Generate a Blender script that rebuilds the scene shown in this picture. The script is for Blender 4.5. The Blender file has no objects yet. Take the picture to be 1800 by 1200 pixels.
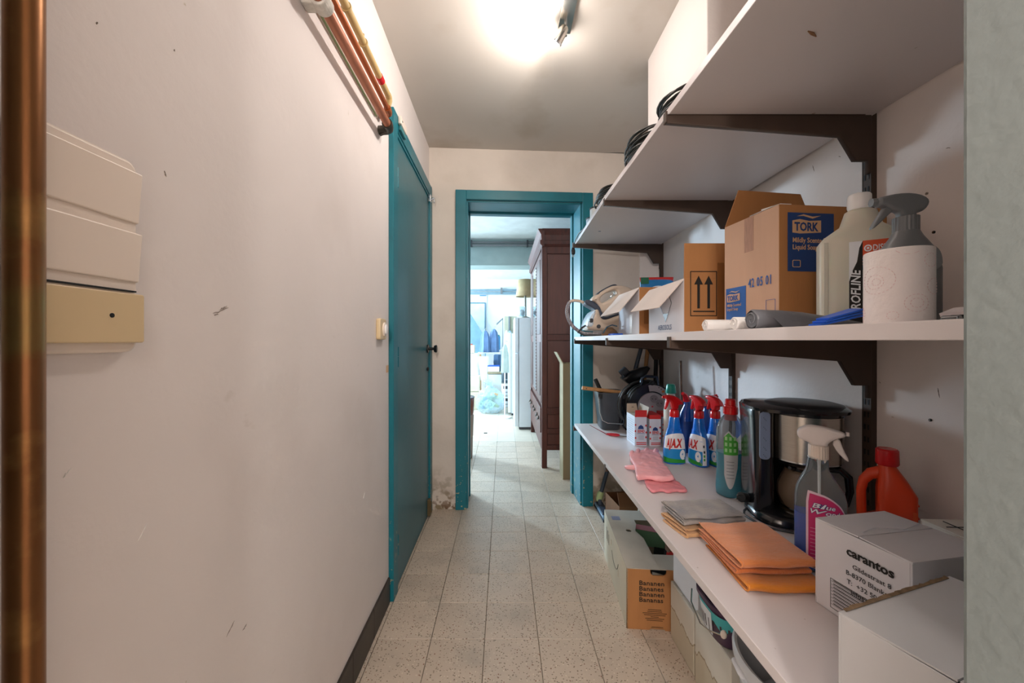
import bpy, math, random
from mathutils import Matrix, Vector
random.seed(7)
SC = bpy.context.scene
COL = SC.collection
PI = math.pi
F = 675.0; EYE = 1.115            # focal length in pixels (1800 wide), eye height

# ---------------------------------------------------------------- camera
cam_d = bpy.data.cameras.new('camera'); cam = bpy.data.objects.new('camera', cam_d); COL.objects.link(cam)
cam_d.sensor_width = 36.0; cam_d.lens = F / 1800.0 * 36.0
cam_d.shift_x = 15 / 1800.0; cam_d.shift_y = -2 / 1800.0
cam_d.clip_start = 0.02
cam.location = (0, 0, EYE); cam.rotation_euler = (PI / 2, 0, 0)
SC.camera = cam
# ---------------------------------------------------------------- world, lights, exposure
w = bpy.data.worlds.new('world'); SC.world = w; w.use_nodes = True
w.node_tree.nodes['Background'].inputs[0].default_value = (0.62, 0.80, 1.0, 1)
w.node_tree.nodes['Background'].inputs[1].default_value = 1.0
SC.view_settings.view_transform = 'Standard'; SC.view_settings.look = 'None'
SC.view_settings.gamma = 1.0; SC.view_settings.use_curve_mapping = False
SC.view_settings.exposure = 0.38
def lamp(kind, name, loc, energy, color, size=0.05, target=None, sy=None):
    d = bpy.data.lights.new(name, kind); d.energy = energy; d.color = color
    if kind == 'AREA':
        d.size = size
        if sy: d.shape = 'RECTANGLE'; d.size_y = sy
    else: d.shadow_soft_size = size
    o = bpy.data.objects.new(name, d); o.location = loc; COL.objects.link(o)
    if target is not None:
        o.rotation_euler = (Vector(target) - Vector(loc)).to_track_quat('-Z', 'Y').to_euler()
    return o
lamp('POINT', 'corridor_bulb_light', (0.190, 1.520, 2.258), 4.2, (1.0, 0.915, 0.86), 0.022)
lamp('POINT', 'corridor_bulb_light', (0.145, 1.235, 2.225), 3.2, (1.0, 0.915, 0.86), 0.022)
for loc_s, e_s in (((0.186, 1.522, 2.256), 5.5), ((0.141, 1.237, 2.223), 3.6)):      # the heads throw most light to the left
    so = lamp('SPOT', 'corridor_spot_light', loc_s, e_s, (1.0, 0.915, 0.86), 0.022, (loc_s[0] - 1, loc_s[1] + .1, loc_s[2] + .12))
    so.data.spot_size = math.radians(172); so.data.spot_blend = 0.35
lamp('POINT', 'entrance_room_light', (-0.12, -0.95, 1.72), 45, (1.0, 0.93, 0.885), 0.03)
lamp('AREA', 'entrance_room_fill_light', (0.0, -1.3, 2.30), 26, (1.0, 0.95, 0.93), 0.9, (0.0, -1.0, 0))  # unseen area lamp, added as soft fill for the lower shelf
lamp('AREA', 'store_window_daylight', (-2.35, 5.15, 1.72), 125, (0.58, 0.80, 1.0), 0.30, (0.6, 3.6, 0.9), 0.32)
lamp('AREA', 'store_back_window_daylight', (-2.35, 6.9, 1.7), 140, (0.70, 0.87, 1.0), 1.6, (0.5, 6.6, 1.0), 1.0)

# ---------------------------------------------------------------- materials
def lin(h):
    h = h.lstrip('#'); r = []
    for i in (0, 2, 4):
        c = int(h[i:i+2], 16) / 255.0
        r.append(c / 12.92 if c <= 0.04045 else ((c + 0.055) / 1.055) ** 2.4)
    return (r[0], r[1], r[2], 1.0)
MC = {}
def mat(name, hexc, rough=0.6, metal=0.0, var=0.08, scale=8.0, bump=0.0, bscale=60.0, hex2=None, stretch=None,
        trans=0.0, coat=0.0, alpha=1.0, emit=None, estr=0.0, ior=1.45, sheen=0.0, sss=0.0, thr=None):
    if name in MC: return MC[name]
    m = bpy.data.materials.new(name); m.use_nodes = True; nt = m.node_tree; N = nt.nodes; L = nt.links
    p = N['Principled BSDF']; c = lin(hexc)
    p.inputs['Roughness'].default_value = rough; p.inputs['Metallic'].default_value = metal
    p.inputs['IOR'].default_value = ior
    if trans: p.inputs['Transmission Weight'].default_value = trans
    if coat: p.inputs['Coat Weight'].default_value = coat; p.inputs['Coat Roughness'].default_value = 0.1
    if alpha < 1: p.inputs['Alpha'].default_value = alpha
    if sheen: p.inputs['Sheen Weight'].default_value = sheen
    if sss: p.inputs['Subsurface Weight'].default_value = sss; p.inputs['Subsurface Scale'].default_value = 0.02
    if emit: p.inputs['Emission Color'].default_value = lin(emit); p.inputs['Emission Strength'].default_value = estr
    tc = N.new('ShaderNodeTexCoord'); mp = N.new('ShaderNodeMapping'); L.new(tc.outputs['Object'], mp.inputs[0])
    if stretch: mp.inputs['Scale'].default_value = stretch
    nz = N.new('ShaderNodeTexNoise'); nz.inputs['Scale'].default_value = scale; nz.inputs['Detail'].default_value = 5
    L.new(mp.outputs[0], nz.inputs['Vector'])
    mx = N.new('ShaderNodeMix'); mx.data_type = 'RGBA'
    a = c if not hex2 else c
    b = lin(hex2) if hex2 else (c[0]*(1-var*2.2), c[1]*(1-var*2.2), c[2]*(1-var*2.2), 1)
    mx.inputs[6].default_value = a; mx.inputs[7].default_value = b
    mr = N.new('ShaderNodeMapRange'); lo, hi = thr if thr else (0.35, 0.7)
    mr.inputs[1].default_value = lo; mr.inputs[2].default_value = hi
    L.new(nz.outputs['Fac'], mr.inputs[0]); L.new(mr.outputs[0], mx.inputs[0])
    L.new(mx.outputs[2], p.inputs['Base Color'])
    if bump:
        n2 = N.new('ShaderNodeTexNoise'); n2.inputs['Scale'].default_value = bscale; n2.inputs['Detail'].default_value = 4
        L.new(mp.outputs[0], n2.inputs['Vector'])
        bp = N.new('ShaderNodeBump'); bp.inputs['Strength'].default_value = bump; bp.inputs['Distance'].default_value = 0.003
        L.new(n2.outputs['Fac'], bp.inputs['Height']); L.new(bp.outputs[0], p.inputs['Normal'])
    MC[name] = m; return m
def layer(m, hexc, scale, lo, hi, zlo=None, zhi=None, kind='noise', world=True, stretch=(1, 1, 1), rnd=None):
    """paint a stain, chip or fleck layer (procedural) over the base colour; optional height mask"""
    nt = m.node_tree; N = nt.nodes; L = nt.links; p = N['Principled BSDF']
    src = p.inputs['Base Color'].links[0].from_socket
    g = N.new('ShaderNodeNewGeometry'); tc = N.new('ShaderNodeTexCoord')
    pos = g.outputs['Position'] if world else tc.outputs['Object']
    mp = N.new('ShaderNodeMapping'); mp.inputs['Scale'].default_value = stretch; L.new(pos, mp.inputs[0])
    if kind == 'noise':
        t = N.new('ShaderNodeTexNoise'); t.inputs['Detail'].default_value = 6; t.inputs['Scale'].default_value = scale
        out = t.outputs['Fac']
    else:
        t = N.new('ShaderNodeTexVoronoi'); t.inputs['Scale'].default_value = scale; out = t.outputs['Distance']
    L.new(mp.outputs[0], t.inputs['Vector'])
    mr = N.new('ShaderNodeMapRange'); mr.inputs[1].default_value = lo; mr.inputs[2].default_value = hi
    L.new(out, mr.inputs[0]); fac = mr.outputs[0]
    if zlo is not None:
        sp = N.new('ShaderNodeSeparateXYZ'); L.new(pos, sp.inputs[0])
        mz = N.new('ShaderNodeMapRange'); mz.inputs[1].default_value = zlo; mz.inputs[2].default_value = zhi
        L.new(sp.outputs['Z'], mz.inputs[0])
        mu = N.new('ShaderNodeMath'); mu.operation = 'MULTIPLY'; L.new(fac, mu.inputs[0]); L.new(mz.outputs[0], mu.inputs[1]); fac = mu.outputs[0]
    mx = N.new('ShaderNodeMix'); mx.data_type = 'RGBA'; mx.inputs[7].default_value = lin(hexc)
    L.new(src, mx.inputs[6]); L.new(fac, mx.inputs[0]); L.new(mx.outputs[2], p.inputs['Base Color'])
    return m

plaster = mat('white_plaster', '#eae1dc', 0.75, var=0.035, scale=1.6, bump=0.35, bscale=42)
layer(plaster, '#dcd2cc', 2.6, 0.52, 0.8); layer(plaster, '#c4b7a4', 26, 0.76, 0.80)
layer(plaster, '#bdb0a0', 9, 0.70, 0.80, 1.4, 0.2, stretch=(1, 1, 2.2))
endplaster = mat('worn_plaster', '#ddd2c6', 0.8, var=0.05, scale=2.5, bump=0.5, bscale=30)
layer(endplaster, '#ccc0b2', 4, 0.52, 0.8); layer(endplaster, '#8a7a60', 12, 0.52, 0.60, 0.30, 0.02)
layer(endplaster, '#6d5138', 25, 0.50, 0.56, 0.14, 0.0)
ceilm = mat('ceiling_paint', '#c6bfb6', 0.5, var=0.03, scale=2, bump=0.15, bscale=25)
layer(ceilm, '#b0a596', 3, 0.55, 0.8)
storewall = mat('store_room_paint', '#eef3f5', 0.7, var=0.03, scale=2, bump=0.2)
beamm = mat('grey_beam_paint', '#9fb0ae', 0.7, var=0.05, bump=0.2)
reveal = mat('grey_green_paint', '#7e8684', 0.6, var=0.05, scale=6, bump=0.3, bscale=90)
teal = mat('teal_gloss_paint', '#10707e', 0.38, var=0.05, scale=5, bump=0.12, bscale=25)
layer(teal, '#b8a780', 38, 0.62, 0.64, 0.42, 0.0); layer(teal, '#0d5560', 3, 0.5, 0.8)
tealdoor = mat('teal_satin_paint', '#256671', 0.34, var=0.05, scale=4, bump=0.15, bscale=18)
grout = mat('floor_grout', '#6f665a', 0.85)
tilem = mat('terrazzo_tile', '#c8b7a4', 0.36, var=0.06, scale=7)
layer(tilem, '#6f604c', 85, 0.27, 0.17, kind='vor', stretch=(1, 1.5, 1)); layer(tilem, '#7d4f38', 44, 0.15, 0.09, kind='vor', stretch=(1.3, 1, 1))
layer(tilem, '#ded2bc', 60, 0.20, 0.08, kind='vor', stretch=(1.4, 1, 1)); layer(tilem, '#a3988a', 5, 0.54, 0.85)
layer(tilem, '#6d6458', 22, 0.70, 0.80)
def objrand(m, amt):
    nt = m.node_tree; N = nt.nodes; L = nt.links; p = N['Principled BSDF']; s = p.inputs['Base Color'].links[0].from_socket
    oi = N.new('ShaderNodeObjectInfo'); mr = N.new('ShaderNodeMapRange'); mr.inputs[3].default_value = 1 - amt; mr.inputs[4].default_value = 1.0
    L.new(oi.outputs['Random'], mr.inputs[0]); hs = N.new('ShaderNodeHueSaturation'); L.new(mr.outputs[0], hs.inputs['Value'])
    L.new(s, hs.inputs['Color']); L.new(hs.outputs[0], p.inputs['Base Color'])
objrand(tilem, 0.10)
basem = mat('brown_baseboard_tile', '#2b241e', 0.42, var=0.2, scale=9, hex2='#41372d')
board = mat('white_laminate', '#dcd4d3', 0.38, var=0.02, scale=3)
layer(board, '#a89c90', 30, 0.72, 0.76)
boardedge = mat('white_edge_band', '#e6e0da', 0.4)
bracket_m = mat('brown_enamel', '#4a3a30', 0.6, var=0.08, scale=12)
copper = mat('aged_copper', '#a8744c', 0.34, 0.8, hex2='#7d5430', scale=5, stretch=(3, 3, 0.7), thr=(0.3, 0.7))
layer(copper, '#93834f', 3.2, 0.55, 0.66, stretch=(1, 1, 1.6)); layer(copper, '#b98a55', 11, 0.56, 0.7)
copper2 = mat('painted_copper', '#b5765a', 0.42, 0.35, hex2='#9c5c3e', scale=9, stretch=(3, .8, 3))
copper3 = mat('orange_copper', '#bd6a3c', 0.36, 0.45, hex2='#9f5228', scale=9, stretch=(3, .8, 3))
yellowp = mat('yellowed_pipe', '#cdb077', 0.5, var=0.08)
darkfit = mat('dark_fitting', '#4c4840', 0.4, 0.5, var=0.2)
cream = mat('cream_plastic', '#eee0d2', 0.35, var=0.02)
cream2 = mat('yellowed_plastic', '#dcc49a', 0.38, var=0.03)
white = mat('white_plastic', '#eeeceb', 0.35, var=0.02)
black = mat('black_plastic', '#17181a', 0.28, var=0.1)
blackm = mat('matt_black', '#1c1c1c', 0.6)
darkgrey = mat('dark_grey_plastic', '#3a3d42', 0.4)
grey = mat('grey_plastic', '#77797c', 0.4, var=0.04)
steel = mat('brushed_steel', '#c4c0b8', 0.24, 1.0, var=0.05, scale=30, stretch=(1, 1, 14))
chrome = mat('chrome', '#d5dae0', 0.12, 1.0)
card = mat('brown_cardboard', '#b27c4b', 0.8, var=0.05, scale=3, bump=0.15, bscale=25, stretch=(6, 6, 1))
cardin = mat('cardboard_inside', '#a5754a', 0.85, var=0.05)
cardlite = mat('pale_cardboard', '#cfa98e', 0.8, var=0.04, scale=3, bump=0.12, bscale=25, stretch=(6, 6, 1))
whitecard = mat('white_card', '#dcd9dc', 0.7, var=0.04, scale=5, bump=0.25, bscale=14)
stainedcard = mat('water_stained_card', '#dad5c8', 0.75, var=0.05, scale=4)
def tideline(m, hexline, hexlow, base, amp, scale):
    nt = m.node_tree; N = nt.nodes; L = nt.links; p = N['Principled BSDF']; src = p.inputs['Base Color'].links[0].from_socket
    tc = N.new('ShaderNodeTexCoord'); n1 = N.new('ShaderNodeTexNoise'); n1.inputs['Scale'].default_value = scale; n1.inputs['Detail'].default_value = 5
    sp = N.new('ShaderNodeSeparateXYZ'); L.new(tc.outputs['Object'], sp.inputs[0]); cb = N.new('ShaderNodeCombineXYZ')
    L.new(sp.outputs['X'], cb.inputs['X']); L.new(sp.outputs['Y'], cb.inputs['Y']); L.new(cb.outputs[0], n1.inputs['Vector'])
    a = N.new('ShaderNodeMath'); a.operation = 'MULTIPLY_ADD'; L.new(n1.outputs['Fac'], a.inputs[0]); a.inputs[1].default_value = amp; a.inputs[2].default_value = base - amp*.5
    d = N.new('ShaderNodeMath'); d.operation = 'SUBTRACT'; L.new(a.outputs[0], d.inputs[0]); L.new(sp.outputs['Z'], d.inputs[1])
    for hx, lo, hi, inv in ((hexlow, 0.0, 0.004, False), (hexline, 0.0045, 0.0, True)):
        v = d.outputs[0]
        if inv:
            ab = N.new('ShaderNodeMath'); ab.operation = 'ABSOLUTE'; L.new(v, ab.inputs[0]); v = ab.outputs[0]
        mr = N.new('ShaderNodeMapRange'); mr.inputs[1].default_value = lo; mr.inputs[2].default_value = hi; L.new(v, mr.inputs[0])
        mx = N.new('ShaderNodeMix'); mx.data_type = 'RGBA'; mx.inputs[7].default_value = lin(hx); L.new(src, mx.inputs[6]); L.new(mr.outputs[0], mx.inputs[0]); src = mx.outputs[2]
    L.new(src, p.inputs['Base Color'])
tideline(stainedcard, '#8a7550', '#c6bca6', 0.105, 0.16, 11)
bananacard = mat('banana_box_card', '#d4c8b0', 0.75, var=0.05, scale=4, bump=0.1)
woodred = mat('mahogany', '#522318', 0.5, hex2='#3c1911', scale=6, stretch=(8, 8, 1))
wooddark = mat('dark_mahogany', '#43211b', 0.36, var=0.1, scale=6, stretch=(8, 8, 1))
mirror = mat('bevelled_glass', '#dfe9f2', 0.06, 1.0, var=0)
woodpole = mat('pale_wood', '#c08f5c', 0.55, var=0.08, scale=14, stretch=(6, 6, 1))
ink = mat('black_ink', '#1d1a18', 0.7, var=0)
navy = mat('navy_print', '#1d3f78', 0.6, var=0.02)
bluep = mat('blue_print', '#2b5ea8', 0.6, var=0.02)
redp = mat('red_print', '#c32a26', 0.5, var=0)
greenp = mat('green_print', '#45a83c', 0.5, var=0)
fadeprint = mat('kraft_print', '#d5aa82', 0.8, var=0.02)
labelw = mat('label_paper', '#e9ecf0', 0.4, var=0.01)
greyprint = mat('grey_print', '#8b8f96', 0.6, var=0)
pagedark = mat('dark_void', '#15110e', 0.9)
orange = mat('orange_towel', '#e0874c', 0.95, var=0.06, scale=20, bump=0.8, bscale=260, stretch=(0.25, 2, 2), sheen=0.4)
orange2 = mat('amber_towel', '#e58a28', 0.95, var=0.06, scale=20, bump=0.8, bscale=260, stretch=(0.25, 2, 2), sheen=0.3)
orange3 = mat('rust_towel', '#c96f38', 0.95, var=0.06, scale=20, bump=0.8, bscale=260, sheen=0.3)
greycloth = mat('grey_cloth', '#a29890', 0.95, hex2='#7d7a7d', scale=18, bump=0.7, bscale=200, sheen=0.3)
tancloth = mat('tan_cloth', '#d0a070', 0.95, var=0.06, bump=0.6, bscale=200, sheen=0.3)
pink = mat('pink_rubber', '#f8b2b6', 0.42, var=0.05, scale=12, bump=0.2, bscale=40)
bluebag = mat('blue_plastic', '#2563d8', 0.3, var=0.05)
greybag = mat('grey_film', '#74757a', 0.42, var=0.12, scale=14, bump=0.8, bscale=22)
whitefilm = mat('white_film', '#eae6e2', 0.35, var=0.04, bump=0.6, bscale=40)
tissue = mat('tissue_paper', '#f3ebe9', 0.95, var=0.02, scale=20, bump=0.5, bscale=120)
pinkdot = mat('pink_emboss', '#e8cacc', 0.9, var=0)
ajaxblue = mat('blue_bottle', '#1573d6', 0.18, var=0.05, coat=0.4)
red = mat('red_plastic', '#d4161c', 0.25, var=0.03, coat=0.2)
tealcap = mat('green_cap', '#159a85', 0.3)
clearp = mat('clear_plastic', '#e6f1f6', 0.08, trans=0.9, ior=1.15, var=0)
tealliq = mat('teal_liquid', '#10a8bd', 0.05, trans=0.35, ior=1.2, var=0.05)
blueliq = mat('blue_liquid', '#0a52c8', 0.08, trans=0.3, ior=1.2, var=0)
magenta = mat('magenta_print', '#c22768', 0.45, var=0)
hdpe = mat('milky_plastic', '#d8d4c4', 0.38, trans=0.12, var=0.04, sss=0.2)
orangejug = mat('orange_red_plastic', '#e2461c', 0.34, var=0.04, sss=0.1)
orangelab = mat('orange_print', '#d9552e', 0.5, var=0)
smoke = mat('smoked_glass', '#94806c', 0.05, trans=0.45, coat=.5, ior=1.2, var=0)
bluegauge = mat('blue_grey_gauge', '#8395b4', 0.3, var=0.02)
# ---------------------------------------------------------------- mesh helpers
def W(px, Y): return (px - 885.0) * Y / F
def H(py, Y): return EYE + (598.0 - py) * Y / F
def frame(o, xd, ud):
    x = Vector(xd).normalized(); u = Vector(ud).normalized(); z = x.cross(u)
    M = Matrix.Identity(4)
    for i in range(3): M[i][0] = x[i]; M[i][1] = u[i]; M[i][2] = z[i]; M[i][3] = o[i]
    return M
def chaikin(p, n=2, closed=True):
    p = [Vector(q) for q in p]
    for _ in range(n):
        o = []; m = len(p)
        for i in range(m if closed else m - 1):
            a, b = p[i], p[(i+1) % m]; o += [a*.75 + b*.25, a*.25 + b*.75]
        if not closed: o = [p[0]] + o + [p[-1]]
        p = o
    return p
class B:
    def __init__(s): s.v = []; s.f = []
    def add(s, vs, fs):
        n = len(s.v); s.v += [tuple(v) for v in vs]; s.f += [tuple(i+n for i in f) for f in fs]; return s
    def box(s, x0, x1, y0, y1, z0, z1, M=None):
        v = [Vector((x, y, z)) for x in (x0, x1) for y in (y0, y1) for z in (z0, z1)]
        if M: v = [M @ q for q in v]
        return s.add(v, [(0,1,3,2), (4,6,7,5), (0,4,5,1), (2,3,7,6), (0,2,6,4), (1,5,7,3)])
    def cyl(s, p, q, r, r2=None, n=18, caps=True):
        p = Vector(p); q = Vector(q); r2 = r if r2 is None else r2
        d = (q-p).normalized(); a = d.orthogonal().normalized(); b = d.cross(a)
        v = []
        for c, rr in ((p, r), (q, r2)):
            for i in range(n):
                t = 2*PI*i/n; v.append(c + a*rr*math.cos(t) + b*rr*math.sin(t))
        f = [(i, (i+1) % n, n+(i+1) % n, n+i) for i in range(n)]
        if caps: f += [tuple(range(n-1, -1, -1)), tuple(range(n, 2*n))]
        return s.add(v, f)
    def ring(s, p, q, r, ri, n=24):
        p = Vector(p); q = Vector(q); d = (q-p).normalized(); a = d.orthogonal().normalized(); b = d.cross(a); v = []
        for c, rr in ((p, r), (q, r), (q, ri), (p, ri)):
            for i in range(n):
                t = 2*PI*i/n; v.append(c + a*rr*math.cos(t) + b*rr*math.sin(t))
        f = []
        for k in range(4):
            for i in range(n): f.append((k*n+i, k*n+(i+1) % n, ((k+1) % 4)*n+(i+1) % n, ((k+1) % 4)*n+i))
        return s.add(v, f)
    def loft(s, secs, n=28, cap=(True, True)):
        v = []
        for sec in secs:
            z, rx, ry = sec[:3]; cx = sec[3] if len(sec) > 3 else 0; cy = sec[4] if len(sec) > 4 else 0; e = sec[5] if len(sec) > 5 else 2
            for i in range(n):
                t = 2*PI*i/n; c, q = math.cos(t), math.sin(t)
                v.append((cx + rx*math.copysign(abs(c)**(2/e), c), cy + ry*math.copysign(abs(q)**(2/e), q), z))
        f = []
        for k in range(len(secs)-1):
            for i in range(n): f.append((k*n+i, k*n+(i+1) % n, (k+1)*n+(i+1) % n, (k+1)*n+i))
        if cap[0]: f.append(tuple(range(n-1, -1, -1)))
        if cap[1]: f.append(tuple(range((len(secs)-1)*n, len(secs)*n)))
        return s.add(v, f)
    def arc(s, z0, z1, rx, ry, a0, a1, cx=0, cy=0, e=2, n=14, rows=1, top=None):
        """curved label patch; angles in degrees, -90 faces the camera"""
        v = []
        for k in range(rows+1):
            for i in range(n+1):
                u = i/n; t = math.radians(a0 + (a1-a0)*u); c, q = math.cos(t), math.sin(t)
                zt = top(u) if top else z1
                v.append((cx + rx*math.copysign(abs(c)**(2/e), c), cy + ry*math.copysign(abs(q)**(2/e), q), z0 + (zt-z0)*k/rows))
        m = n+1
        return s.add(v, [(k*m+i, k*m+i+1, (k+1)*m+i+1, (k+1)*m+i) for k in range(rows) for i in range(n)])
    def tube(s, path, r, n=8, closed=False):
        P = [Vector(p) for p in path]; m = len(P); v = []; rr = r if isinstance(r, (list, tuple)) else [r]*m
        prev = None
        for i in range(m):
            if closed: d = (P[(i+1) % m] - P[i-1])
            else: d = P[min(i+1, m-1)] - P[max(i-1, 0)]
            d = d.normalized() if d.length > 1e-9 else Vector((0, 0, 1))
            a = d.orthogonal().normalized() if prev is None else (prev - d*prev.dot(d))
            a = a.normalized() if a.length > 1e-6 else d.orthogonal().normalized()
            prev = a; b = d.cross(a)
            for k in range(n):
                t = 2*PI*k/n; v.append(P[i] + a*rr[i]*math.cos(t) + b*rr[i]*math.sin(t))
        f = []
        for i in range(m if closed else m-1):
            j = (i+1) % m
            for k in range(n): f.append((i*n+k, i*n+(k+1) % n, j*n+(k+1) % n, j*n+k))
        if not closed: f += [tuple(range(n-1, -1, -1)), tuple(range((m-1)*n, m*n))]
        return s.add(v, f)
    def prism(s, poly, t, M=None):
        n = len(poly); v = [Vector((p[0], p[1], 0)) for p in poly] + [Vector((p[0], p[1], t)) for p in poly]
        if M: v = [M @ q for q in v]
        return s.add(v, [tuple(range(n-1, -1, -1)), tuple(range(n, 2*n))] + [(i, (i+1) % n, n+(i+1) % n, n+i) for i in range(n)])
    def plate(s, a, b, c, d, t):
        a, b, c, d = map(Vector, (a, b, c, d)); nn = (b-a).cross(d-a).normalized()*t
        return s.add([a, b, c, d, a-nn, b-nn, c-nn, d-nn], [(0,1,2,3), (7,6,5,4), (0,4,5,1), (1,5,6,2), (2,6,7,3), (3,7,4,0)])
    def ball(s, c, rx, ry, rz, n=14, m=9):
        return s.loft([(c[2] - rz*math.cos(PI*k/m), max(rx*math.sin(PI*k/m), 1e-4), max(ry*math.sin(PI*k/m), 1e-4), c[0], c[1]) for k in range(m+1)], n)
    def build(s, name, m, parent=None, smooth=0, bevel=0, seg=2, sub=0, solid=0):
        me = bpy.data.meshes.new(name); me.from_pydata([tuple(v) for v in s.v], [], s.f); me.validate()
        return link(name, me, m, parent, smooth, bevel, seg, sub, solid)
def link(name, me, m, parent=None, smooth=0, bevel=0, seg=2, sub=0, solid=0):
    me.materials.clear(); me.materials.append(m)
    if smooth:
        for p in me.polygons: p.use_smooth = True
        me.set_sharp_from_angle(angle=math.radians(smooth))
    o = bpy.data.objects.new(name, me); COL.objects.link(o)
    if parent: o.parent = parent
    if solid:
        q = o.modifiers.new('solid', 'SOLIDIFY'); q.thickness = solid; q.offset = 0
    if bevel:
        q = o.modifiers.new('bevel', 'BEVEL'); q.width = bevel; q.segments = seg; q.limit_method = 'ANGLE'; q.angle_limit = math.radians(35)
    if sub:
        q = o.modifiers.new('sub', 'SUBSURF'); q.levels = sub; q.render_levels = sub
    return o
def outline(loops, t, bevel=0.0, M=None, res=1):
    """flat outline (first loop outer, others holes) given thickness t centred on z=0; returns a mesh"""
    cu = bpy.data.curves.new('o', 'CURVE'); cu.dimensions = '2D'; cu.fill_mode = 'BOTH'
    for lp in loops:
        sp = cu.splines.new('POLY'); sp.points.add(len(lp)-1)
        for i, q in enumerate(lp): sp.points[i].co = (q[0], q[1], 0, 1)
        sp.use_cyclic_u = True
    cu.extrude = max(t/2 - bevel, 0.0001); cu.bevel_depth = bevel; cu.bevel_resolution = res; cu.offset = -bevel
    ob = bpy.data.objects.new('o', cu); COL.objects.link(ob)
    dg = bpy.context.evaluated_depsgraph_get(); me = bpy.data.meshes.new_from_object(ob.evaluated_get(dg))
    bpy.data.objects.remove(ob); bpy.data.curves.remove(cu)
    if M: me.transform(M)
    return me
UP = Matrix(((1,0,0,0), (0,0,-1,0), (0,1,0,0), (0,0,0,1)))      # outline plane XY -> XZ, thickness along Y
def txt(body, size, m, parent, M=None, fn=None, name='lettering', bold=0.0, sx=1.0, align='LEFT', shear=0.0, gap=1.0):
    cu = bpy.data.curves.new('t', 'FONT'); cu.body = body; cu.size = size; cu.align_x = align; cu.resolution_u = 2
    cu.offset = bold*size; cu.shear = shear; cu.space_character = gap; cu.extrude = 0.0 if fn else 0.0002
    ob = bpy.data.objects.new('t', cu); COL.objects.link(ob)
    dg = bpy.context.evaluated_depsgraph_get(); me = bpy.data.meshes.new_from_object(ob.evaluated_get(dg))
    bpy.data.objects.remove(ob); bpy.data.curves.remove(cu)
    if sx != 1: me.transform(Matrix.Diagonal((sx, 1, 1, 1)))
    if fn:
        for v in me.vertices: v.co = fn(v.co.x, v.co.y)
    elif M: me.transform(M)
    me.name = name
    return link(name, me, m, parent)
def tag(o, label=None, cat=None, group=None, kind=None):
    if label: o['label'] = label
    if cat: o['category'] = cat
    if group: o['group'] = group
    if kind: o['kind'] = kind
    return o
def thing(name, label, cat, loc, rz=0, group=None):
    o = bpy.data.objects.new(name, None); o.empty_display_size = 0.03; COL.objects.link(o)
    o.location = loc; o.rotation_euler = (0, 0, rz); return tag(o, label, cat, group)
def struct(o): o['kind'] = 'structure'; return o
def copy_tree(o, parent=None, loc=None, rz=None, label=None, group=None):
    c = o.copy(); COL.objects.link(c)
    if parent: c.parent = parent
    if loc: c.location = loc
    if rz is not None: c.rotation_euler = (0, 0, rz)
    if label: c['label'] = label
    if group: c['group'] = group
    for ch in o.children: copy_tree(ch, c)
    return c

# ---------------------------------------------------------------- setting
XL = -0.490; XR = 1.035; CE = 2.385
EA = math.radians(3.52); EO = Vector((-0.493, 2.530, 0)); ED = Vector((math.cos(EA), math.sin(EA), 0)); EN = Vector((-math.sin(EA), math.cos(EA), 0))
EM = Matrix.Translation(EO) @ Matrix.Rotation(EA, 4, 'Z')           # end wall frame: u along, v behind, z up
fl = struct(B().box(-3.0, 3.0, -3.0, 9.0, -0.12, -0.010).build('floor', grout))
tile_me = None
S = 0.2
TX0 = -0.070 - 2*S
def add_tile(x0, y0, wx=S):
    global tile_me
    g = 0.0009
    if wx == S:
        if tile_me is None:
            b = B(); e = 0.0012
            vs = [(g, g, -0.01), (S-g, g, -0.01), (S-g, S-g, -0.01), (g, S-g, -0.01),
                  (g, g, -e), (S-g, g, -e), (S-g, S-g, -e), (g, S-g, -e),
                  (g+e, g+e, 0), (S-g-e, g+e, 0), (S-g-e, S-g-e, 0), (g+e, S-g-e, 0)]
            fs = [(0,1,5,4), (1,2,6,5), (2,3,7,6), (3,0,4,7), (4,5,9,8), (5,6,10,9), (6,7,11,10), (7,4,8,11), (8,9,10,11)]
            tile_me = bpy.data.meshes.new('tile'); tile_me.from_pydata(vs, [], fs); tile_me.materials.append(tilem)
        o = bpy.data.objects.new('tile', tile_me); COL.objects.link(o)
        o.location = (x0, y0, random.uniform(-0.0002, 0.0002)); o.rotation_euler = (random.uniform(-.002, .002), random.uniform(-.002, .002), 0)
    else:
        o = B().box(x0+g, x0+wx-g, y0+g, y0+S-g, -0.01, 0).build('tile', tilem)
    o.parent = fl
R0 = 1.434
for k in range(-3, 6):                                  # corridor rows
    y0 = R0 + k*S
    if y0 > 2.5: break
    add_tile(XL+0.002, y0, TX0 - XL - 0.002)            # narrow cut strip along the left wall
    for i in range(8):
        if TX0 + i*S < XR - 0.1: add_tile(TX0 + i*S, y0)
for k in range(5, 14):                                  # doorway and store room rows
    y0 = R0 + k*S
    for i in range(-5, 10):
        x0 = TX0 + i*S
        if y0 < 2.60 and (x0 < -0.5 or x0 > 0.95): continue
        if k >= 7 and (x0 < -1.2 or x0 > 1.0): continue
        add_tile(x0, y0)
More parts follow.
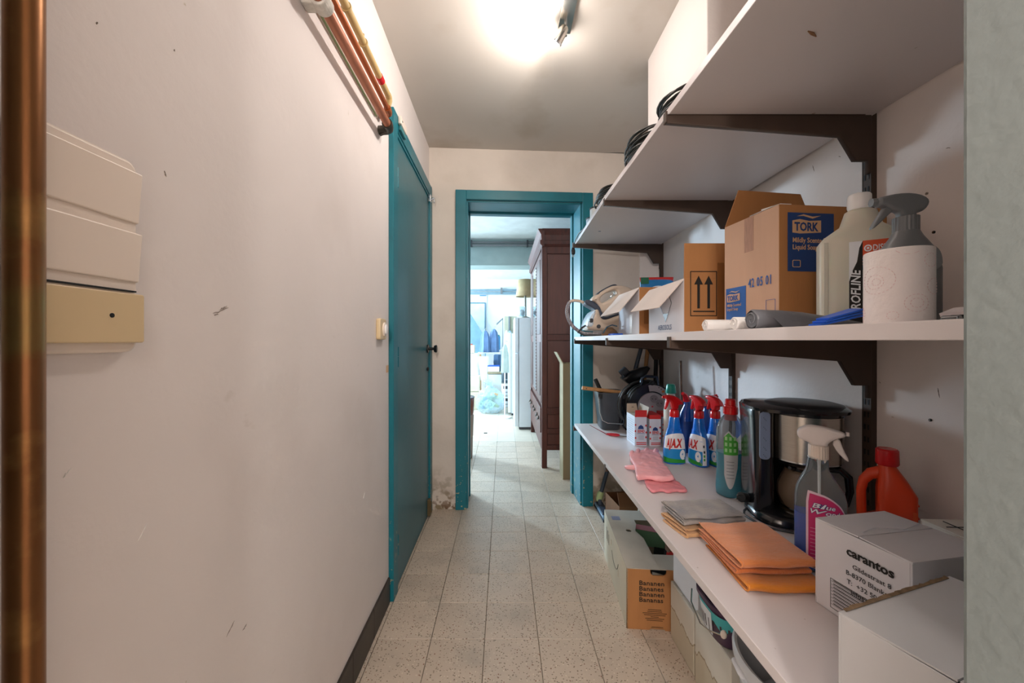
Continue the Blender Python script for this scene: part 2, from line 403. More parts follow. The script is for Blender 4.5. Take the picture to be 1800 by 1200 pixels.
# plain continuation of the same floor beyond the pickable tiles
def brickfloor(m):
    nt = m.node_tree; N = nt.nodes; L = nt.links; p = N['Principled BSDF']; s = p.inputs['Base Color'].links[0].from_socket
    g = N.new('ShaderNodeNewGeometry'); br = N.new('ShaderNodeTexBrick'); br.offset = 0
    mp = N.new('ShaderNodeMapping'); mp.inputs['Location'].default_value = (0.07, -R0, 0); L.new(g.outputs['Position'], mp.inputs[0]); L.new(mp.outputs[0], br.inputs[0])
    br.inputs['Scale'].default_value = 1; br.inputs['Brick Width'].default_value = S; br.inputs['Row Height'].default_value = S
    br.inputs['Mortar Size'].default_value = 0.0012; br.inputs['Mortar'].default_value = lin('#6f665a')
    L.new(s, br.inputs['Color1']); L.new(s, br.inputs['Color2']); L.new(br.outputs['Color'], p.inputs['Base Color'])
    return m
farfloor = mat('store_floor', '#c9bfae', 0.34, var=0.05, scale=5); brickfloor(farfloor)
yf = R0 + 14*S
b = B().box(-3, 3, yf, 9, -0.01, 0)
struct(b.build('floor_far_part', farfloor)).name = 'floor_store'
b = B().box(XL, 1.2, -3, R0-3*S, -0.01, 0); struct(b.build('floor_entrance', farfloor))

struct(B().box(XL-0.12, XL, -2.6, 2.62, 0, CE).build('wall_left', plaster))
struct(B().box(XR, XR+0.12, 0.14, 2.75, 0, CE).build('wall_right', plaster))
# end wall with the doorway
U0, U1 = 0.247, 1.026                                   # doorway edges along the end wall
DH = 2.044; TH = 0.25
b = B().box(-0.1, U0, 0, TH, 0, CE, EM).box(U1, 1.75, 0, TH, 0, CE, EM).box(U0, U1, 0, TH, DH, CE, EM)
struct(b.build('wall_end', endplaster))
struct(B().box(XL-0.12, XR+0.3, 0.0, 2.66, CE, CE+0.1).build('ceiling', ceilm))
# boxed shaft under the ceiling on the right and the boxed corner of the end wall
struct(B().box(0.655, XR, 1.235, 1.741, 1.80, CE).build('trim_1', plaster, bevel=0.003))
b = B().prism([(0.925, 2.64), (0.925, 2.606), (XR, 2.545), (XR, 2.64)], CE); struct(b.build('trim_2', plaster))
# near wall stub on the right (its reveal shows at the edge) and on the left behind the copper pipe
struct(B().box(0.333, 1.16, 0.13, 0.28, 0, CE).build('wall_near_right', reveal, bevel=0.004))
struct(B().box(XL, -0.392, 0.15, 0.30, 0, CE).build('wall_near_left', reveal, bevel=0.003))
struct(B().box(-0.5, 0.34, 0.13, 0.28, 2.12, CE).build('wall_near_top', reveal))
# entrance room behind the camera
struct(B().box(XL-0.12, 1.9, -2.6, 0.14, CE, CE+0.1).build('ceiling_entrance', ceilm))
struct(B().box(XL-0.12, 1.9, -2.7, -2.6, 0, CE).build('wall_back', plaster))
struct(B().box(1.8, 1.9, -2.6, 0.13, 0, CE).build('wall_entrance_right', plaster))
struct(B().box(1.16, 1.9, 0.03, 0.13, 0, CE).build('wall_entrance_front', plaster))
# dark tiled baseboard along the left wall
bb = struct(B().box(XL, XL+0.0045, 0.3, 1.632, 0, 0.108).build('baseboard_left', blackm))
for k in range(7):
    y1 = 1.630 - k*0.2
    if y1 - 0.2 < 0.3: break
    B().box(XL+0.001, XL+0.0085, y1-0.1985, y1, 0.001, 0.110).build('tile', basem, bb, bevel=0.0015)
# store room beyond the doorway
struct(B().box(-2.7, 2.4, 2.60, 8.2, CE, CE+0.1).build('ceiling_store', mat('store_ceiling', '#e2e8e6', .7, var=.05, bump=.4, bscale=30)))
struct(B().box(-2.7, 2.4, 8.0, 8.1, 0, CE).build('wall_far', storewall))
struct(B().box(2.3, 2.4, 2.6, 8.0, 0, CE).build('wall_store_right', storewall))
wl = B()
for y0, y1 in ((2.6, 4.7), (5.6, 6.0), (7.8, 8.0)): wl.box(-2.6, -2.5, y0, y1, 0, CE)
for y0, y1 in ((4.7, 5.6), (6.0, 7.8)): wl.box(-2.6, -2.5, y0, y1, 0, 1.15).box(-2.6, -2.5, y0, y1, 2.25, CE)
struct(wl.build('wall_store_left', storewall))
for i, (y0, y1) in enumerate(((4.7, 5.6), (6.0, 7.8))):
    b = B()
    for a, c, z0, z1 in ((y0, y0+.05, 1.15, 2.25), (y1-.05, y1, 1.15, 2.25), (y0, y1, 1.15, 1.2), (y0, y1, 2.2, 2.25), ((y0+y1)/2-.02, (y0+y1)/2+.02, 1.15, 2.25)):
        b.box(-2.58, -2.52, a, c, z0, z1)
    struct(b.build('window_%d' % (i+1), white))
struct(B().box(-2.7, -0.59, 2.58, 2.70, 0, CE).build('wall_store_front_left', storewall))
struct(B().box(1.1, 2.4, 2.62, 2.75, 0, CE).build('wall_store_front_right', storewall))
struct(B().box(-2.5, 2.3, 4.84, 5.14, 2.06, CE).build('trim_3', beamm))
bm = thing('ceiling_pipes', 'grey pipes running across the top of the beam beyond the doorway', 'pipes', (0, 4.80, 2.32))
for dz, r in ((0.02, .012), (-.015, .014)): B().cyl((-2.4, 0, dz), (2.2, 0, dz), r, n=10).build('pipe', grey, bm, 40)
for x in (-1.1, -.4, .3): B().box(x-.01, x+.01, -.018, .03, -.035, .045).build('pipe_clip', darkgrey, bm)
bm = thing('wall_pipes', 'pair of blue grey pipes along the top of the far white wall', 'pipes', (0, 7.93, 2.10))
for dz, r in ((0.05, .022), (-.012, .028)): B().cyl((-2.4, 0, dz), (2.2, 0, dz), r, n=10).build('pipe', mat('blue_grey_pipe', '#7f9aa8', .5), bm, 40)
B().box(-.06, -.02, -.03, .05, -.03, .1).build('pipe_clip', grey, bm)

# ---- teal door in the left wall (door_1) and teal doorway lining (door_2)
d1 = struct(bpy.data.objects.new('door_1', None)); COL.objects.link(d1); d1.location = (XL, 1.637, 0)
B().box(0, 0.022, 0, 0.068, 0, 2.112).build('casing', teal, d1, bevel=0.003)
B().box(0, 0.022, 0.822, 0.888, 0, 2.112).build('casing', teal, d1, bevel=0.003)
B().box(0, 0.022, 0.068, 0.822, 2.044, 2.112).build('casing', teal, d1, bevel=0.003)
B().box(0, 0.016, 0.068, 0.822, 2.030, 2.044).box(0, 0.010, 0.068, 0.822, 2.018, 2.030).box(0, 0.014, 0.806, 0.822, 0, 2.03).build('door_stop', teal, d1, bevel=0.0015)
B().box(0.001, 0.012, 0.070, 0.806, 0.006, 2.018).build('door_leaf', tealdoor, d1, bevel=0.002)
for z in (1.80, 1.00, 0.16):
    B().cyl((0.017, 0.078, z), (0.017, 0.078, z+0.042), 0.006, n=10).cyl((0.017, 0.078, z+0.044), (0.017, 0.078, z+0.086), 0.006, n=10).ball((0.017, 0.078, z-0.001), .0062, .0062, .005, 8, 5).build('hinge', teal, d1, 40)
kn = B().cyl((0.012, 0.775, 1.062), (0.020, 0.775, 1.062), 0.026, n=20).cyl((0.02, 0.775, 1.062), (0.055, 0.775, 1.062), 0.009).cyl((0.055, 0.775, 1.062), (0.068, 0.775, 1.062), 0.020, 0.025).cyl((0.068, 0.775, 1.062), (0.074, 0.775, 1.062), 0.025, .02)
kn.build('door_knob', black, d1, 40)
B().loft([(0, .011, .024), (.006, .011, .024), (.008, .008, .020)], 18).build('lock_escutcheon', blackm, d1, 40).matrix_local = frame((0.012, .775, .935), (0, 1, 0), (0, 0, 1)) @ Matrix.Rotation(PI/2, 4, 'Z')
B().box(0.012, 0.030, 0.770, 0.800, 0.012, 0.115).cyl((0.03, .785, .03), (.03, .785, .10), .007, n=10).build('floor_bolt', mat('brass_tarnish', '#7c6a4c', .4, .6), d1, bevel=.002)
B().box(0.020, 0.034, 0.765, 0.795, 1.985, 2.03).cyl((.028, .79, 2.0), (.05, .80, 2.02), .006, n=8).cyl((.05, .80, 2.02), (.05, .80, 1.985), .005, n=8).build('top_catch', chrome, d1, bevel=.002)
B().tube([(.036, .80, 2.02), (.03, .83, 2.06), (.026, .845, 2.11)], .002, 6).build('catch_wire', chrome, d1)
se = thing('door_sensor', 'small cream sensor box on the upper casing of the teal side door', 'sensor', (XL+0.022, 1.70, 2.075))
B().box(0, 0.016, 0, 0.10, 0, 0.036).build('housing', cream, se, bevel=0.004)
B().cyl((0.016, .02, .018), (.0175, .02, .018), .004, n=10).build('indicator', blackm, se)
B().box(0, 0.012, 0.012, 0.10, -0.022, -0.001).build('base', mat('dull_teal', '#3d7f85', .5), se, bevel=.003)

d2 = struct(bpy.data.objects.new('door_2', None)); COL.objects.link(d2); d2.matrix_world = EM
cw = 0.070
b = B()
B().box(U0-cw, U0+0.001, -0.020, 0.004, 0, DH+cw-.008).build('casing', teal, d2, bevel=0.003)
B().box(U1-0.001, U1+cw, -0.020, 0.004, 0, DH+cw-.008).build('casing', teal, d2, bevel=0.003)
B().box(U0+.001, U1-.001, -0.020, 0.004, DH, DH+cw-.008).build('casing', teal, d2, bevel=0.003)
B().box(U0-.002, U0+0.012, 0.004, TH+.004, 0, DH).build('jamb_lining', teal, d2, bevel=0.002)
B().box(U1-0.012, U1+.002, 0.004, TH+.004, 0, DH).build('jamb_lining', teal, d2, bevel=0.002)
B().box(U0, U1, 0.004, TH+.004, DH-0.012, DH+.002).build('head_lining', teal, d2, bevel=0.002)
B().box(U0+.012, U0+.022, TH-.05, TH+.002, 0, DH-.012).box(U1-.022, U1-.012, TH-.05, TH+.002, 0, DH-.012).box(U0+.012, U1-.012, TH-.05, TH+.002, DH-.024, DH-.012).build('door_stop', teal, d2, bevel=0.0015)
# ---------------------------------------------------------------- fixed things on the left wall
p = thing('copper_pipe', 'thick vertical copper pipe with brown and golden tarnish at the left edge', 'pipe', (-0.449, 0.36, 0))
B().cyl((0, 0, 0), (0, 0, CE), 0.0133, n=40).build('tube', copper, p, 60)
for z in (0.42, 1.78): B().ring((0, 0, z-.01), (0, 0, z+.01), .0165, .0134).cyl((-.014, 0, z), (-.041, 0, z), .004).build('pipe_clip', darkfit, p, 40)

def rocker_unit(): pass
sw = thing('switch_plate', 'cream triple wall plate with two rockers and a socket cover beside the thick copper pipe', 'switch', (XL, 0.424, 1.100))
# plate profile (y along the wall, z up) with rounded corners
def rrect(x0, x1, y0, y1, r, n=5):
    o = []
    for cx, cy, a in ((x1-r, y1-r, 0), (x0+r, y1-r, 90), (x0+r, y0+r, 180), (x1-r, y0+r, 270)):
        for i in range(n+1):
            t = math.radians(a + 90*i/n); o.append((cx + r*math.cos(t), cy + r*math.sin(t)))
    return o
WL = lambda x, y=0, z=0: frame((x, y, z), (0, -1, 0), (0, 0, 1))
WLR = frame((0, 0, 0), (0, 1, 0), (0, 0, 1))       # outline x -> +y, y -> z, thickness -> +x
link('plate', outline([rrect(-.045, .078, 0, .245, .014)], .012, .004, Matrix.Translation((.006, 0, 0)) @ WLR, 2), cream, sw, 40)
for z0, z1, m_ in ((.166, .230, cream), (.090, .152, cream)):
    b = B().prism([(0.011, z0), (0.015, z0), (0.020, z1), (0.011, z1)], 0.112); b.v = [(v[0], v[2]-.0352, v[1]) for v in b.v]
    b.build('rocker', m_, sw, bevel=.0015)
link('socket_cover', outline([rrect(-.040, .078, .012, .074, .003)], .014, .0015, Matrix.Translation((.014, 0, 0)) @ WLR), cream2, sw, 30)
B().cyl((.0205, .036, .045), (.0216, .036, .045), .0028, n=12).build('lock_hole', blackm, sw)
B().box(0.011, .016, -.035, .072, .0765, .0785).build('gap', blackm, sw)
s2 = thing('wall_switch', 'small yellowed surface switch with a round rocker left of the teal side door', 'switch', (XL, 1.475, 1.118))
link('housing', outline([rrect(0, .075, 0, .082, .010)], .018, .004, Matrix.Translation((.009, 0, 0)) @ WLR), cream2, s2, 40)
B().loft([(0, .020, .028), (.004, .020, .028), (.006, .017, .025)], 24).build('rocker_ring', cream, s2, 40).matrix_local = frame((.018, .043, .040), (0, 1, 0), (0, 0, 1))
B().loft([(0, .011, .019), (.005, .011, .019), (.007, .008, .014)], 20).build('rocker', white, s2, 40).matrix_local = frame((.0235, .043, .040), (0, 1, 0), (0, 0, 1))
tp = tag(B().box(0, .001, 0, .03, 0, .03).build('tape_piece', tancloth), 'bit of tan tape stuck on the wall against the side door casing', 'tape'); tp.location = (XL, 1.603, 0.98)

def wallpipe(name, label, x, z, r, yend, m, elbow=True):
    t = thing(name, label, 'pipe', (x, yend, z))
    B().cyl((0, -2.6, 0), (0, -0.02, 0), r, n=24).build('tube', m, t, 60)
    if elbow:
        path = [(0, -.022, 0), (0, -.008, 0), (-.004, .006, 0), (-.014, .014, 0), (-.045, .018, 0)]
        B().tube(path, r*1.22, 14).ring((0, -.034, 0), (0, -.018, 0), r*1.35, r*.9).build('elbow', darkfit if r > .012 else m, t, 50)
    return t
p1 = wallpipe('copper_pipe', 'lowest and thickest of the copper pipes running high along the left wall', -0.443, 1.940, .0145, 1.492, copper2)
B().ring((0, -.575, 0), (0, -.535, 0), .0225, .0146).box(-.044, -.012, -.572, -.538, -.014, .012).build('pipe_collar', mat('crumbled_plaster', '#d6d0c6', .9, var=.12, scale=40, bump=1, bscale=90), p1, bevel=.003)
B().cyl((-.01, .01, -.012), (-.04, .012, -.022), .004, n=8).build('bolt', darkfit, p1)
p2 = wallpipe('copper_pipe', 'slim orange copper pipe between the thick lower one and the yellowed one', -0.443, 2.000, .0095, 1.495, copper3)
p3 = wallpipe('copper_pipe', 'uppermost yellowed pipe with rings and red tape near its end', -0.443, 2.055, .0115, 1.49, yellowp, False)
B().tube([(0, -.022, 0), (0, -.008, -.002), (0, 0, -.012), (-.008, .004, -.05), (-.03, .006, -.07)], [.0125, .013, .0115, .008, .007], 12).build('elbow', yellowp, p3, 50)
B().ring((0, -.125, 0), (0, -.095, 0), .0133, .0116).build('tape', red, p3, 40)
for yy in (-.28, -.41, -.47, -.52, -.60, -.72): B().ring((0, yy, 0), (0, yy+.007, 0), .0145, .0116).cyl((0, yy+.004, .012), (0, yy+.004, .024), .003, n=8).ball((0, yy+.004, .026), .004, .004, .004, 8, 5).build('pipe_clip', yellowp, p3, 40)
tag(B().tube([(XL+.006, -2.5, 1.972), (XL+.006, .6, 1.970), (XL+.008, 1.0, 1.974), (XL+.006, 1.46, 1.968)], .0035, 6).build('wall_cable', mat('green_cable', '#6f7a52', .6)), 'thin green cable behind the pipes high on the left wall', 'cable')
# scuffs gouged in the plaster of the left wall
def mark(px, py, l, a, m, wall='L'):
    if wall == 'L':
        Y = XL*F/(px-885.0); z = H(py, Y); pts = []
        for i in range(7):
            u = (i-3)/3; pts.append((XL+.0003, Y + u*l*math.cos(a), z + u*l*math.sin(a) + random.uniform(-.0012, .0012)))
    else:
        Y = XR*F/(px-885.0); z = H(py, Y); pts = [(XR-.0003, Y + (i-3)/3*l*math.cos(a), z + (i-3)/3*l*math.sin(a) + random.uniform(-.001, .001)) for i in range(7)]
    return B().tube(pts, [.0002, .0005, .0008, .0005, .0009, .0005, .0002], 6).build('scuff', m, bpy.data.objects['wall_left' if wall == 'L' else 'wall_right'])
sc = mat('scuff_grey', '#8d8176', .9); sw_ = mat('scuff_white', '#f4f1ec', .9)
for a in ((388, 546, .020, .35, sc), (392, 541, .010, .45, sc), (380, 553, .005, .2, sc), (170, 40, .002, 1, sc), (306, 88, .001, 1, sc), (290, 305, .004, -1.1, sc),
          (250, 935, .012, 1.0, sw_), (640, 870, .012, .9, sw_), (405, 1105, .012, .6, sc), (430, 1102, .006, .3, sc), (118, 830, .006, .8, sw_)): mark(*a)
for a in ((1430, 296, .012, 1.3, sc), (1476, 275, .004, .6, sc), (1490, 270, .006, 1.4, sc), (1667, 260, .005, .3, sc), (1650, 690, .012, 1.4, sc), (1547, 672, .003, .9, sc)): mark(*a, wall='R')
wp = None
for i, (px, py, lab) in enumerate(((1642, 408, 'black plug in a screw hole above the shelf behind the paper roll'), (1636, 738, 'black screw plug in the wall above the orange red jug'), (1630, 340, 'tiny bent nail in the wall high beside the near shelf upright'))):
    Y = XR*F/(px-885.0); s = thing('wall_screw', lab, 'screw', (XR, Y, H(py, Y)))
    B().ring((-.002, 0, 0), (0, 0, 0), .0034, .002, 14).build('plug', blackm if i < 2 else steel, s); B().cyl((-.003, 0, 0), (0, 0, 0), .0015, n=8).build('screw', steel, s)
# ---------------------------------------------------------------- ceiling spot bar
sp = thing('ceiling_spotlight', 'chrome ceiling spot bar with a lit head at its far end', 'ceiling light', (0.245, 1.40, CE))
B().box(-.028, .028, -.36, .165, -.024, 0).build('bar', steel, sp, bevel=.003)
def spot(parent, mouth, back, lit):
    mo = Vector(mouth); ba = Vector(back); d = (mo-ba).normalized()
    b = B(); n = 26; a = d.orthogonal().normalized(); q = d.cross(a); prof = [(0, .010), (.005, .016), (.03, .0205), (.062, .0235), (.062, .0225), (.03, .019), (.01, .012)]
    v = []
    for (t, r) in prof:
        for i in range(n): v.append(ba + d*t + a*r*math.cos(2*PI*i/n) + q*r*math.sin(2*PI*i/n))
    f = [(k*n+i, k*n+(i+1) % n, (k+1)*n+(i+1) % n, (k+1)*n+i) for k in range(len(prof)-1) for i in range(n)] + [tuple(range(n))]
    b.add(v, f).build('spot_head', steel, parent, 50)
    em = mat('bulb_lit' if lit else 'bulb_soft', '#fff4e4', .4, emit='#ffe9cf', estr=25 if lit else 6, var=0)
    B().cyl(ba + d*.03, ba + d*.056, .0165, .0205, 22).build('bulb', em, parent, 50)
    B().ring(ba + d*.057, ba + d*.064, .0248, .0215).build('rim', chrome, parent, 40)
spot(sp, (-.036, .120, -.088), (-.002, .095, -.046), True)
B().cyl((0, .115, -.02), (0, .115, -.07), .006).build('stem', chrome, sp, 40)
spot(sp, (-.075, -.15, -.125), (-.018, -.13, -.075), False)
B().cyl((-.01, -.13, -.02), (-.012, -.13, -.08), .006).build('stem', chrome, sp, 40)
# ---------------------------------------------------------------- shelving
ZL, ZM, ZU = 0.574, 1.137, 1.757        # top of the lower, middle and upper shelves
YB = (1.066, 1.714, 2.485)
def shelf(pts, zt, th, label, group=None):
    b = B().prism(pts, th); b.v = [(v[0], v[1], zt - th + v[2]) for v in b.v]
    o = tag(b.build('shelf_board', board, bevel=.0012), label, 'shelf', group); return o
shelf([(.470, .285), (.455, 1.08), (1.022, 1.08), (1.022, .285)], ZU, .020, 'nearest white board of the top shelf')
shelf([(.453, 1.0815), (.449, 1.73), (1.020, 1.73), (1.020, 1.0815)], ZU, .020, 'middle white board of the top shelf carrying cable coils')
shelf([(.449, 1.7315), (.468, 2.505), (1.022, 2.505), (1.022, 1.7315)], ZU, .020, 'far white board of the top shelf above the steam iron')
shelf([(.464, .285), (.462, 2.50), (1.022, 2.50), (1.022, .285)], ZM, .022, 'long white eye level shelf carrying boxes and the paper roll')
shelf([(.447, .285), (.449, 1.2), (.462, 2.50), (1.022, 2.50), (1.022, .285)], ZL, .022, 'long white lower shelf carrying bottles and the coffee maker')
sb = bpy.data.objects['shelf_board']
B().tube([(.612, .772, 1.7365), (.626, .778, 1.7365), (.640, .786, 1.7365)], [.001, .0035, .001], 6).build('scuff', mat('brown_scuff', '#9a7152', .9), sb)
B().ball((.548, 2.19, 1.7365), .008, .006, .001).build('scuff', mat('blue_scuff', '#4f6f86', .9), bpy.data.objects['shelf_board.002'])
ups = ('shelf upright at the near end beside the coffee maker', 'middle shelf upright behind the spray bottles', 'far shelf upright near the teal doorway')
for y, lab in zip(YB, ups):
    u = thing('shelf_upright', 'dark brown slotted ' + lab, 'shelf upright', (XR, y + .012, 0.25))
    z0, z1 = 0.0, 1.62
    B().box(-.004, 0, -.0135, .0135, z0, z1).box(-.016, -.004, -.0135, -.010, z0, z1).box(-.016, -.004, .010, .0135, z0, z1).build('channel', bracket_m, u)
    b = B()
    for k in range(46):
        zz = z0 + .02 + k*.035; b.box(-.0165, -.0145, -.0075, -.003, zz, zz+.015)
    for k in range(46):
        zz = z0 + .02 + k*.035; b.box(-.0165, -.0145, .003, .0075, zz, zz+.015)
    q = b.build('slots', blackm, u); q['kind'] = 'stuff'
    B().box(-.0155, -.013, -.0105, .0105, z0, z1).build('slotted_face', bracket_m, u)
pos = ('near', 'middle', 'far')
lev = (('top shelf', ZU-.020, .450), ('eye level shelf', ZM-.022, .460), ('lower shelf', ZL-.022, .455))
for (ln, zt, xf) in lev:
    for y, pn in zip(YB, pos):
        L_ = 1.015 - xf
        br = thing('shelf_bracket', 'dark brown tapered %s bracket under the %s' % (pn, ln), 'bracket', (1.016, y, zt))
        poly = [(0, 0), (-L_, 0), (-L_, -.022), (-.085, -.058), (-.045, -.125), (-.008, -.125), (-.008, -.16), (0, -.16)]
        if ln == 'lower shelf': poly = [(0, 0), (-L_, 0), (-L_, -.020), (-.08, -.050), (-.04, -.10), (0, -.12)]
        link('arm', outline([poly], .014, .0015, Matrix.Translation((0, .0, 0)) @ UP), bracket_m, br)
        B().box(-L_-.004, -L_+.001, -.009, .009, -.021, .010).build('front_lip', bracket_m, br, bevel=.001)
        B().box(-L_+.001, -.02, -.010, .010, -.0015, -.0002).build('flange', bracket_m, br)
# ---------------------------------------------------------------- more helpers for goods
def interp(secs, z):
    full = [tuple(s) + (0, 0, 2)[len(s)-3:] if len(s) < 6 else tuple(s) for s in secs]
    for a, b in zip(full, full[1:]):
        if z <= b[0] or b is full[-1]:
            t = 0 if b[0] == a[0] else min(max((z-a[0])/(b[0]-a[0]), 0), 1)
            return [a[i] + (b[i]-a[i])*t for i in range(1, 6)]
def spt(secs, t, z, off=0.0):
    rx, ry, cx, cy, e = interp(secs, z); c, q = math.cos(t), math.sin(t)
    return Vector((cx + (rx+off)*math.copysign(abs(c)**(2/e), c), cy + (ry+off)*math.copysign(abs(q)**(2/e), q), z))
def shell(secs, z0, z1, a0, a1, off=.0006, n=12, rows=6, top=None, bot=None):
    b = B(); v = []
    for k in range(rows+1):
        for i in range(n+1):
            u = i/n; zt = top(u) if top else z1; zb = bot(u) if bot else z0
            v.append(spt(secs, math.radians(a0+(a1-a0)*u), zb+(zt-zb)*k/rows, off))
    m = n+1
    return b.add(v, [(k*m+i, k*m+i+1, (k+1)*m+i+1, (k+1)*m+i) for k in range(rows) for i in range(n)])
def wrap(secs, z0, a0=-90.0, off=.0012, flip=1):
    def fn(x, y):
        rx = interp(secs, z0+y)[0]; return spt(secs, math.radians(a0) + flip*x/rx, z0+y, off)
    return fn
FR = lambda x, y, z: frame((x, y, z), (1, 0, 0), (0, 0, 1))          # print facing the viewer (-y)
def rect(b, x0, x1, z0, z1, y, t=.0004): return b.box(x0, x1, y-t, y+t, z0, z1)
def rectL(b, y0, y1, z0, z1, x, t=.0004): return b.box(x-t, x+t, y0, y1, z0, z1)
def carton_body(w, d, h, m, parent, t=.003, name='body', open_top=True):
    b = B().box(0, w, 0, d, 0, t).box(0, w, 0, t, 0, h).box(0, w, d-t, d, 0, h).box(0, t, t, d-t, 0, h).box(w-t, w, t, d-t, 0, h)
    return b.build(name, m, parent, bevel=.0008, seg=1)
def disp(o, voxel, strength, scale, smooth=4, sub=0):
    q = o.modifiers.new('r', 'REMESH'); q.mode = 'VOXEL'; q.voxel_size = voxel; q.use_smooth_shade = True
    if smooth: s = o.modifiers.new('s', 'SMOOTH'); s.iterations = smooth
    tx = bpy.data.textures.new('clouds', 'CLOUDS'); tx.noise_scale = scale; tx.noise_depth = 2
    d = o.modifiers.new('d', 'DISPLACE'); d.texture = tx; d.strength = strength; d.mid_level = 0.5; d.texture_coords = 'LOCAL'
    return o
def arrow_up(b, x, z, s, y):
    b.box(x-.08*s, x+.08*s, y-.0004, y+.0004, z, z+s*1.5)
    return b.prism([(x-.27*s, z+s*1.5), (x+.27*s, z+s*1.5), (x, z+s*2.05)], .0008, Matrix.Translation((0, y+.0004, 0)) @ UP)

# ================================================================ EYE LEVEL SHELF
# ---- toilet paper roll
t = thing('toilet_roll', 'white paper roll with faint pink embossing at the right end of the eye level shelf', 'paper roll', (.560, .545, ZM))
RR, RH = .0362, .1045
b = B(); n = 40; v = []
prof = [(RR, 0), (RR, RH), (.019, RH), (.019, 0)]
for r, z in prof:
    for i in range(n): v.append((r*math.cos(2*PI*i/n), r*math.sin(2*PI*i/n), z))
b.add(v, [(k*n+i, k*n+(i+1) % n, ((k+1) % 4)*n+(i+1) % n, ((k+1) % 4)*n+i) for k in range(4) for i in range(n)])
b.build('paper', tissue, t, 40, bevel=.0015)
B().ring((0, 0, .0005), (0, 0, RH-.001), .0188, .0178).build('core', card, t, 40)
rs = [(0, RR, RR), (RH, RR, RR)]
bd = B()
for cx, cz, rr, nn in ((-.030, .062, .021, 26), (-.032, .060, .011, 16), (-.030, .060, .0055, 10), (.012, .028, .013, 18), (.012, .028, .007, 10), (-.062, .016, .012, 16), (-.062, .016, .006, 9),
                       (.004, .108, .016, 10), (.036, .050, .012, 16), (.030, .085, .010, 12), (-.070, .098, .010, 12), (-.012, .012, .006, 10)):
    for i in range(nn):
        a = 2*PI*i/nn; a2 = a + 2*PI/nn*.55
        zz = [cz + rr*.9*math.sin(q) for q in (a, a2)]
        if min(zz) < .002 or max(zz) > RH-.002: continue
        P = [spt(rs, math.radians(-125) + (cx + rr*math.cos(q))/RR, cz + rr*.9*math.sin(q), .00015) for q in (a, a2)]
        bd.tube(P, .00035, 4)
q = bd.build('embossed_dots', pinkdot, t); q['kind'] = 'stuff'
# ---- trigger head builder (profile in xz, nozzle to -x)
def head(parent, loc, s, m, style, mirror=False, mt=None):
    sx = -1 if mirror else 1
    if style == 'slim':
        body = [(-.040,.053),(-.041,.043),(-.030,.039),(-.015,.030),(-.012,.0),(.013,0),(.015,.020),(.032,.020),(.030,.032),(.014,.047),(-.008,.056),(-.028,.057)]
        trig = [(-.031,.042),(-.019,.036),(-.025,.014),(-.034,-.002),(-.040,.001),(-.035,.02)]
    elif style == 'round':
        body = [(-.050,.034),(-.046,.028),(-.030,.022),(-.018,.010),(-.016,0),(.016,0),(.018,.008),(.036,.014),(.042,.026),(.038,.040),(.020,.050),(-.006,.049),(-.030,.044),(-.047,.039)]
        trig = [(-.038,.026),(-.024,.014),(-.034,-.008),(-.052,-.028),(-.056,-.024),(-.046,-.002)]
    else:
        body = [(-.058,.050),(-.058,.030),(-.044,.030),(-.034,.020),(-.016,.016),(-.014,0),(.014,0),(.016,.012),(.026,.012),(.036,.022),(.040,.036),(.030,.048),(.008,.056),(-.020,.057),(-.044,.053)]
        trig = [(-.044,.030),(-.026,.020),(-.040,.006),(-.062,-.018),(-.070,-.022),(-.066,-.010),(-.052,.014)]
    def tr(p): return [(q[0]*sx*s, q[1]*s) for q in chaikin([(a, c, 0) for a, c in p], 1)]
    M = Matrix.Translation(loc) @ UP
    h_ = link('sprayer_head', outline([tr(body)], .026*s, .007*s, M, 3), m, parent, 45)
    link('trigger', outline([tr(trig)], .014*s, .003*s, M, 2), mt or m, h_, 45)
    nx = -.041 if style == 'slim' else (-.050 if style == 'round' else -.058); nz = .048 if style == 'slim' else (.036 if style == 'round' else .041)
    w0 = .005 if style != 'grip' else .010
    B().cyl((loc[0]+nx*sx*s, loc[1], loc[2]+nz*s), (loc[0]+(nx-.006 if style != 'grip' else nx-.010)*sx*s, loc[1], loc[2]+nz*s), w0*s, n=8 if style == 'grip' else 14).build('nozzle', m, h_, 40)
    return h_
def collar(parent, z0, z1, r, m, x=0, y=0):
    b = B(); n = 44; v = []
    for z in (z0, z1):
        for i in range(n):
            rr = r*(1 if i % 2 else .965); v.append((x+rr*math.cos(2*PI*i/n), y+rr*math.sin(2*PI*i/n), z))
    b.add(v, [(i, (i+1) % n, n+(i+1) % n, n+i) for i in range(n)] + [tuple(range(n-1, -1, -1)), tuple(range(n, 2*n))])
    return b.build('collar', m, parent)
# ---- grey trigger bottle
t = thing('spray_bottle', 'all grey trigger spray bottle behind the paper roll', 'spray bottle', (.704, .672, ZM), math.radians(-12))
gs = [(0, .040, .028, 0, 0, 3), (.01, .043, .031, 0, 0, 3), (.10, .043, .031, 0, 0, 3), (.13, .040, .028, 0, 0, 2.5), (.158, .022, .021), (.17, .0165, .0165)]
B().loft(gs).build('body', grey, t, 50)
link('grip_panel', outline([chaikin([(-.018, .095, 0), (.020, .095, 0), (.018, .125, 0), (.006, .138, 0), (-.010, .132, 0)], 2)], .004, .001, Matrix.Translation((.01, -.031, 0)) @ UP), mat('light_grey_plastic', '#8f9092', .35), t, 40)
collar(t, .166, .193, .0175, grey)
head(t, (0, 0, .191), .76, grey, 'grip')
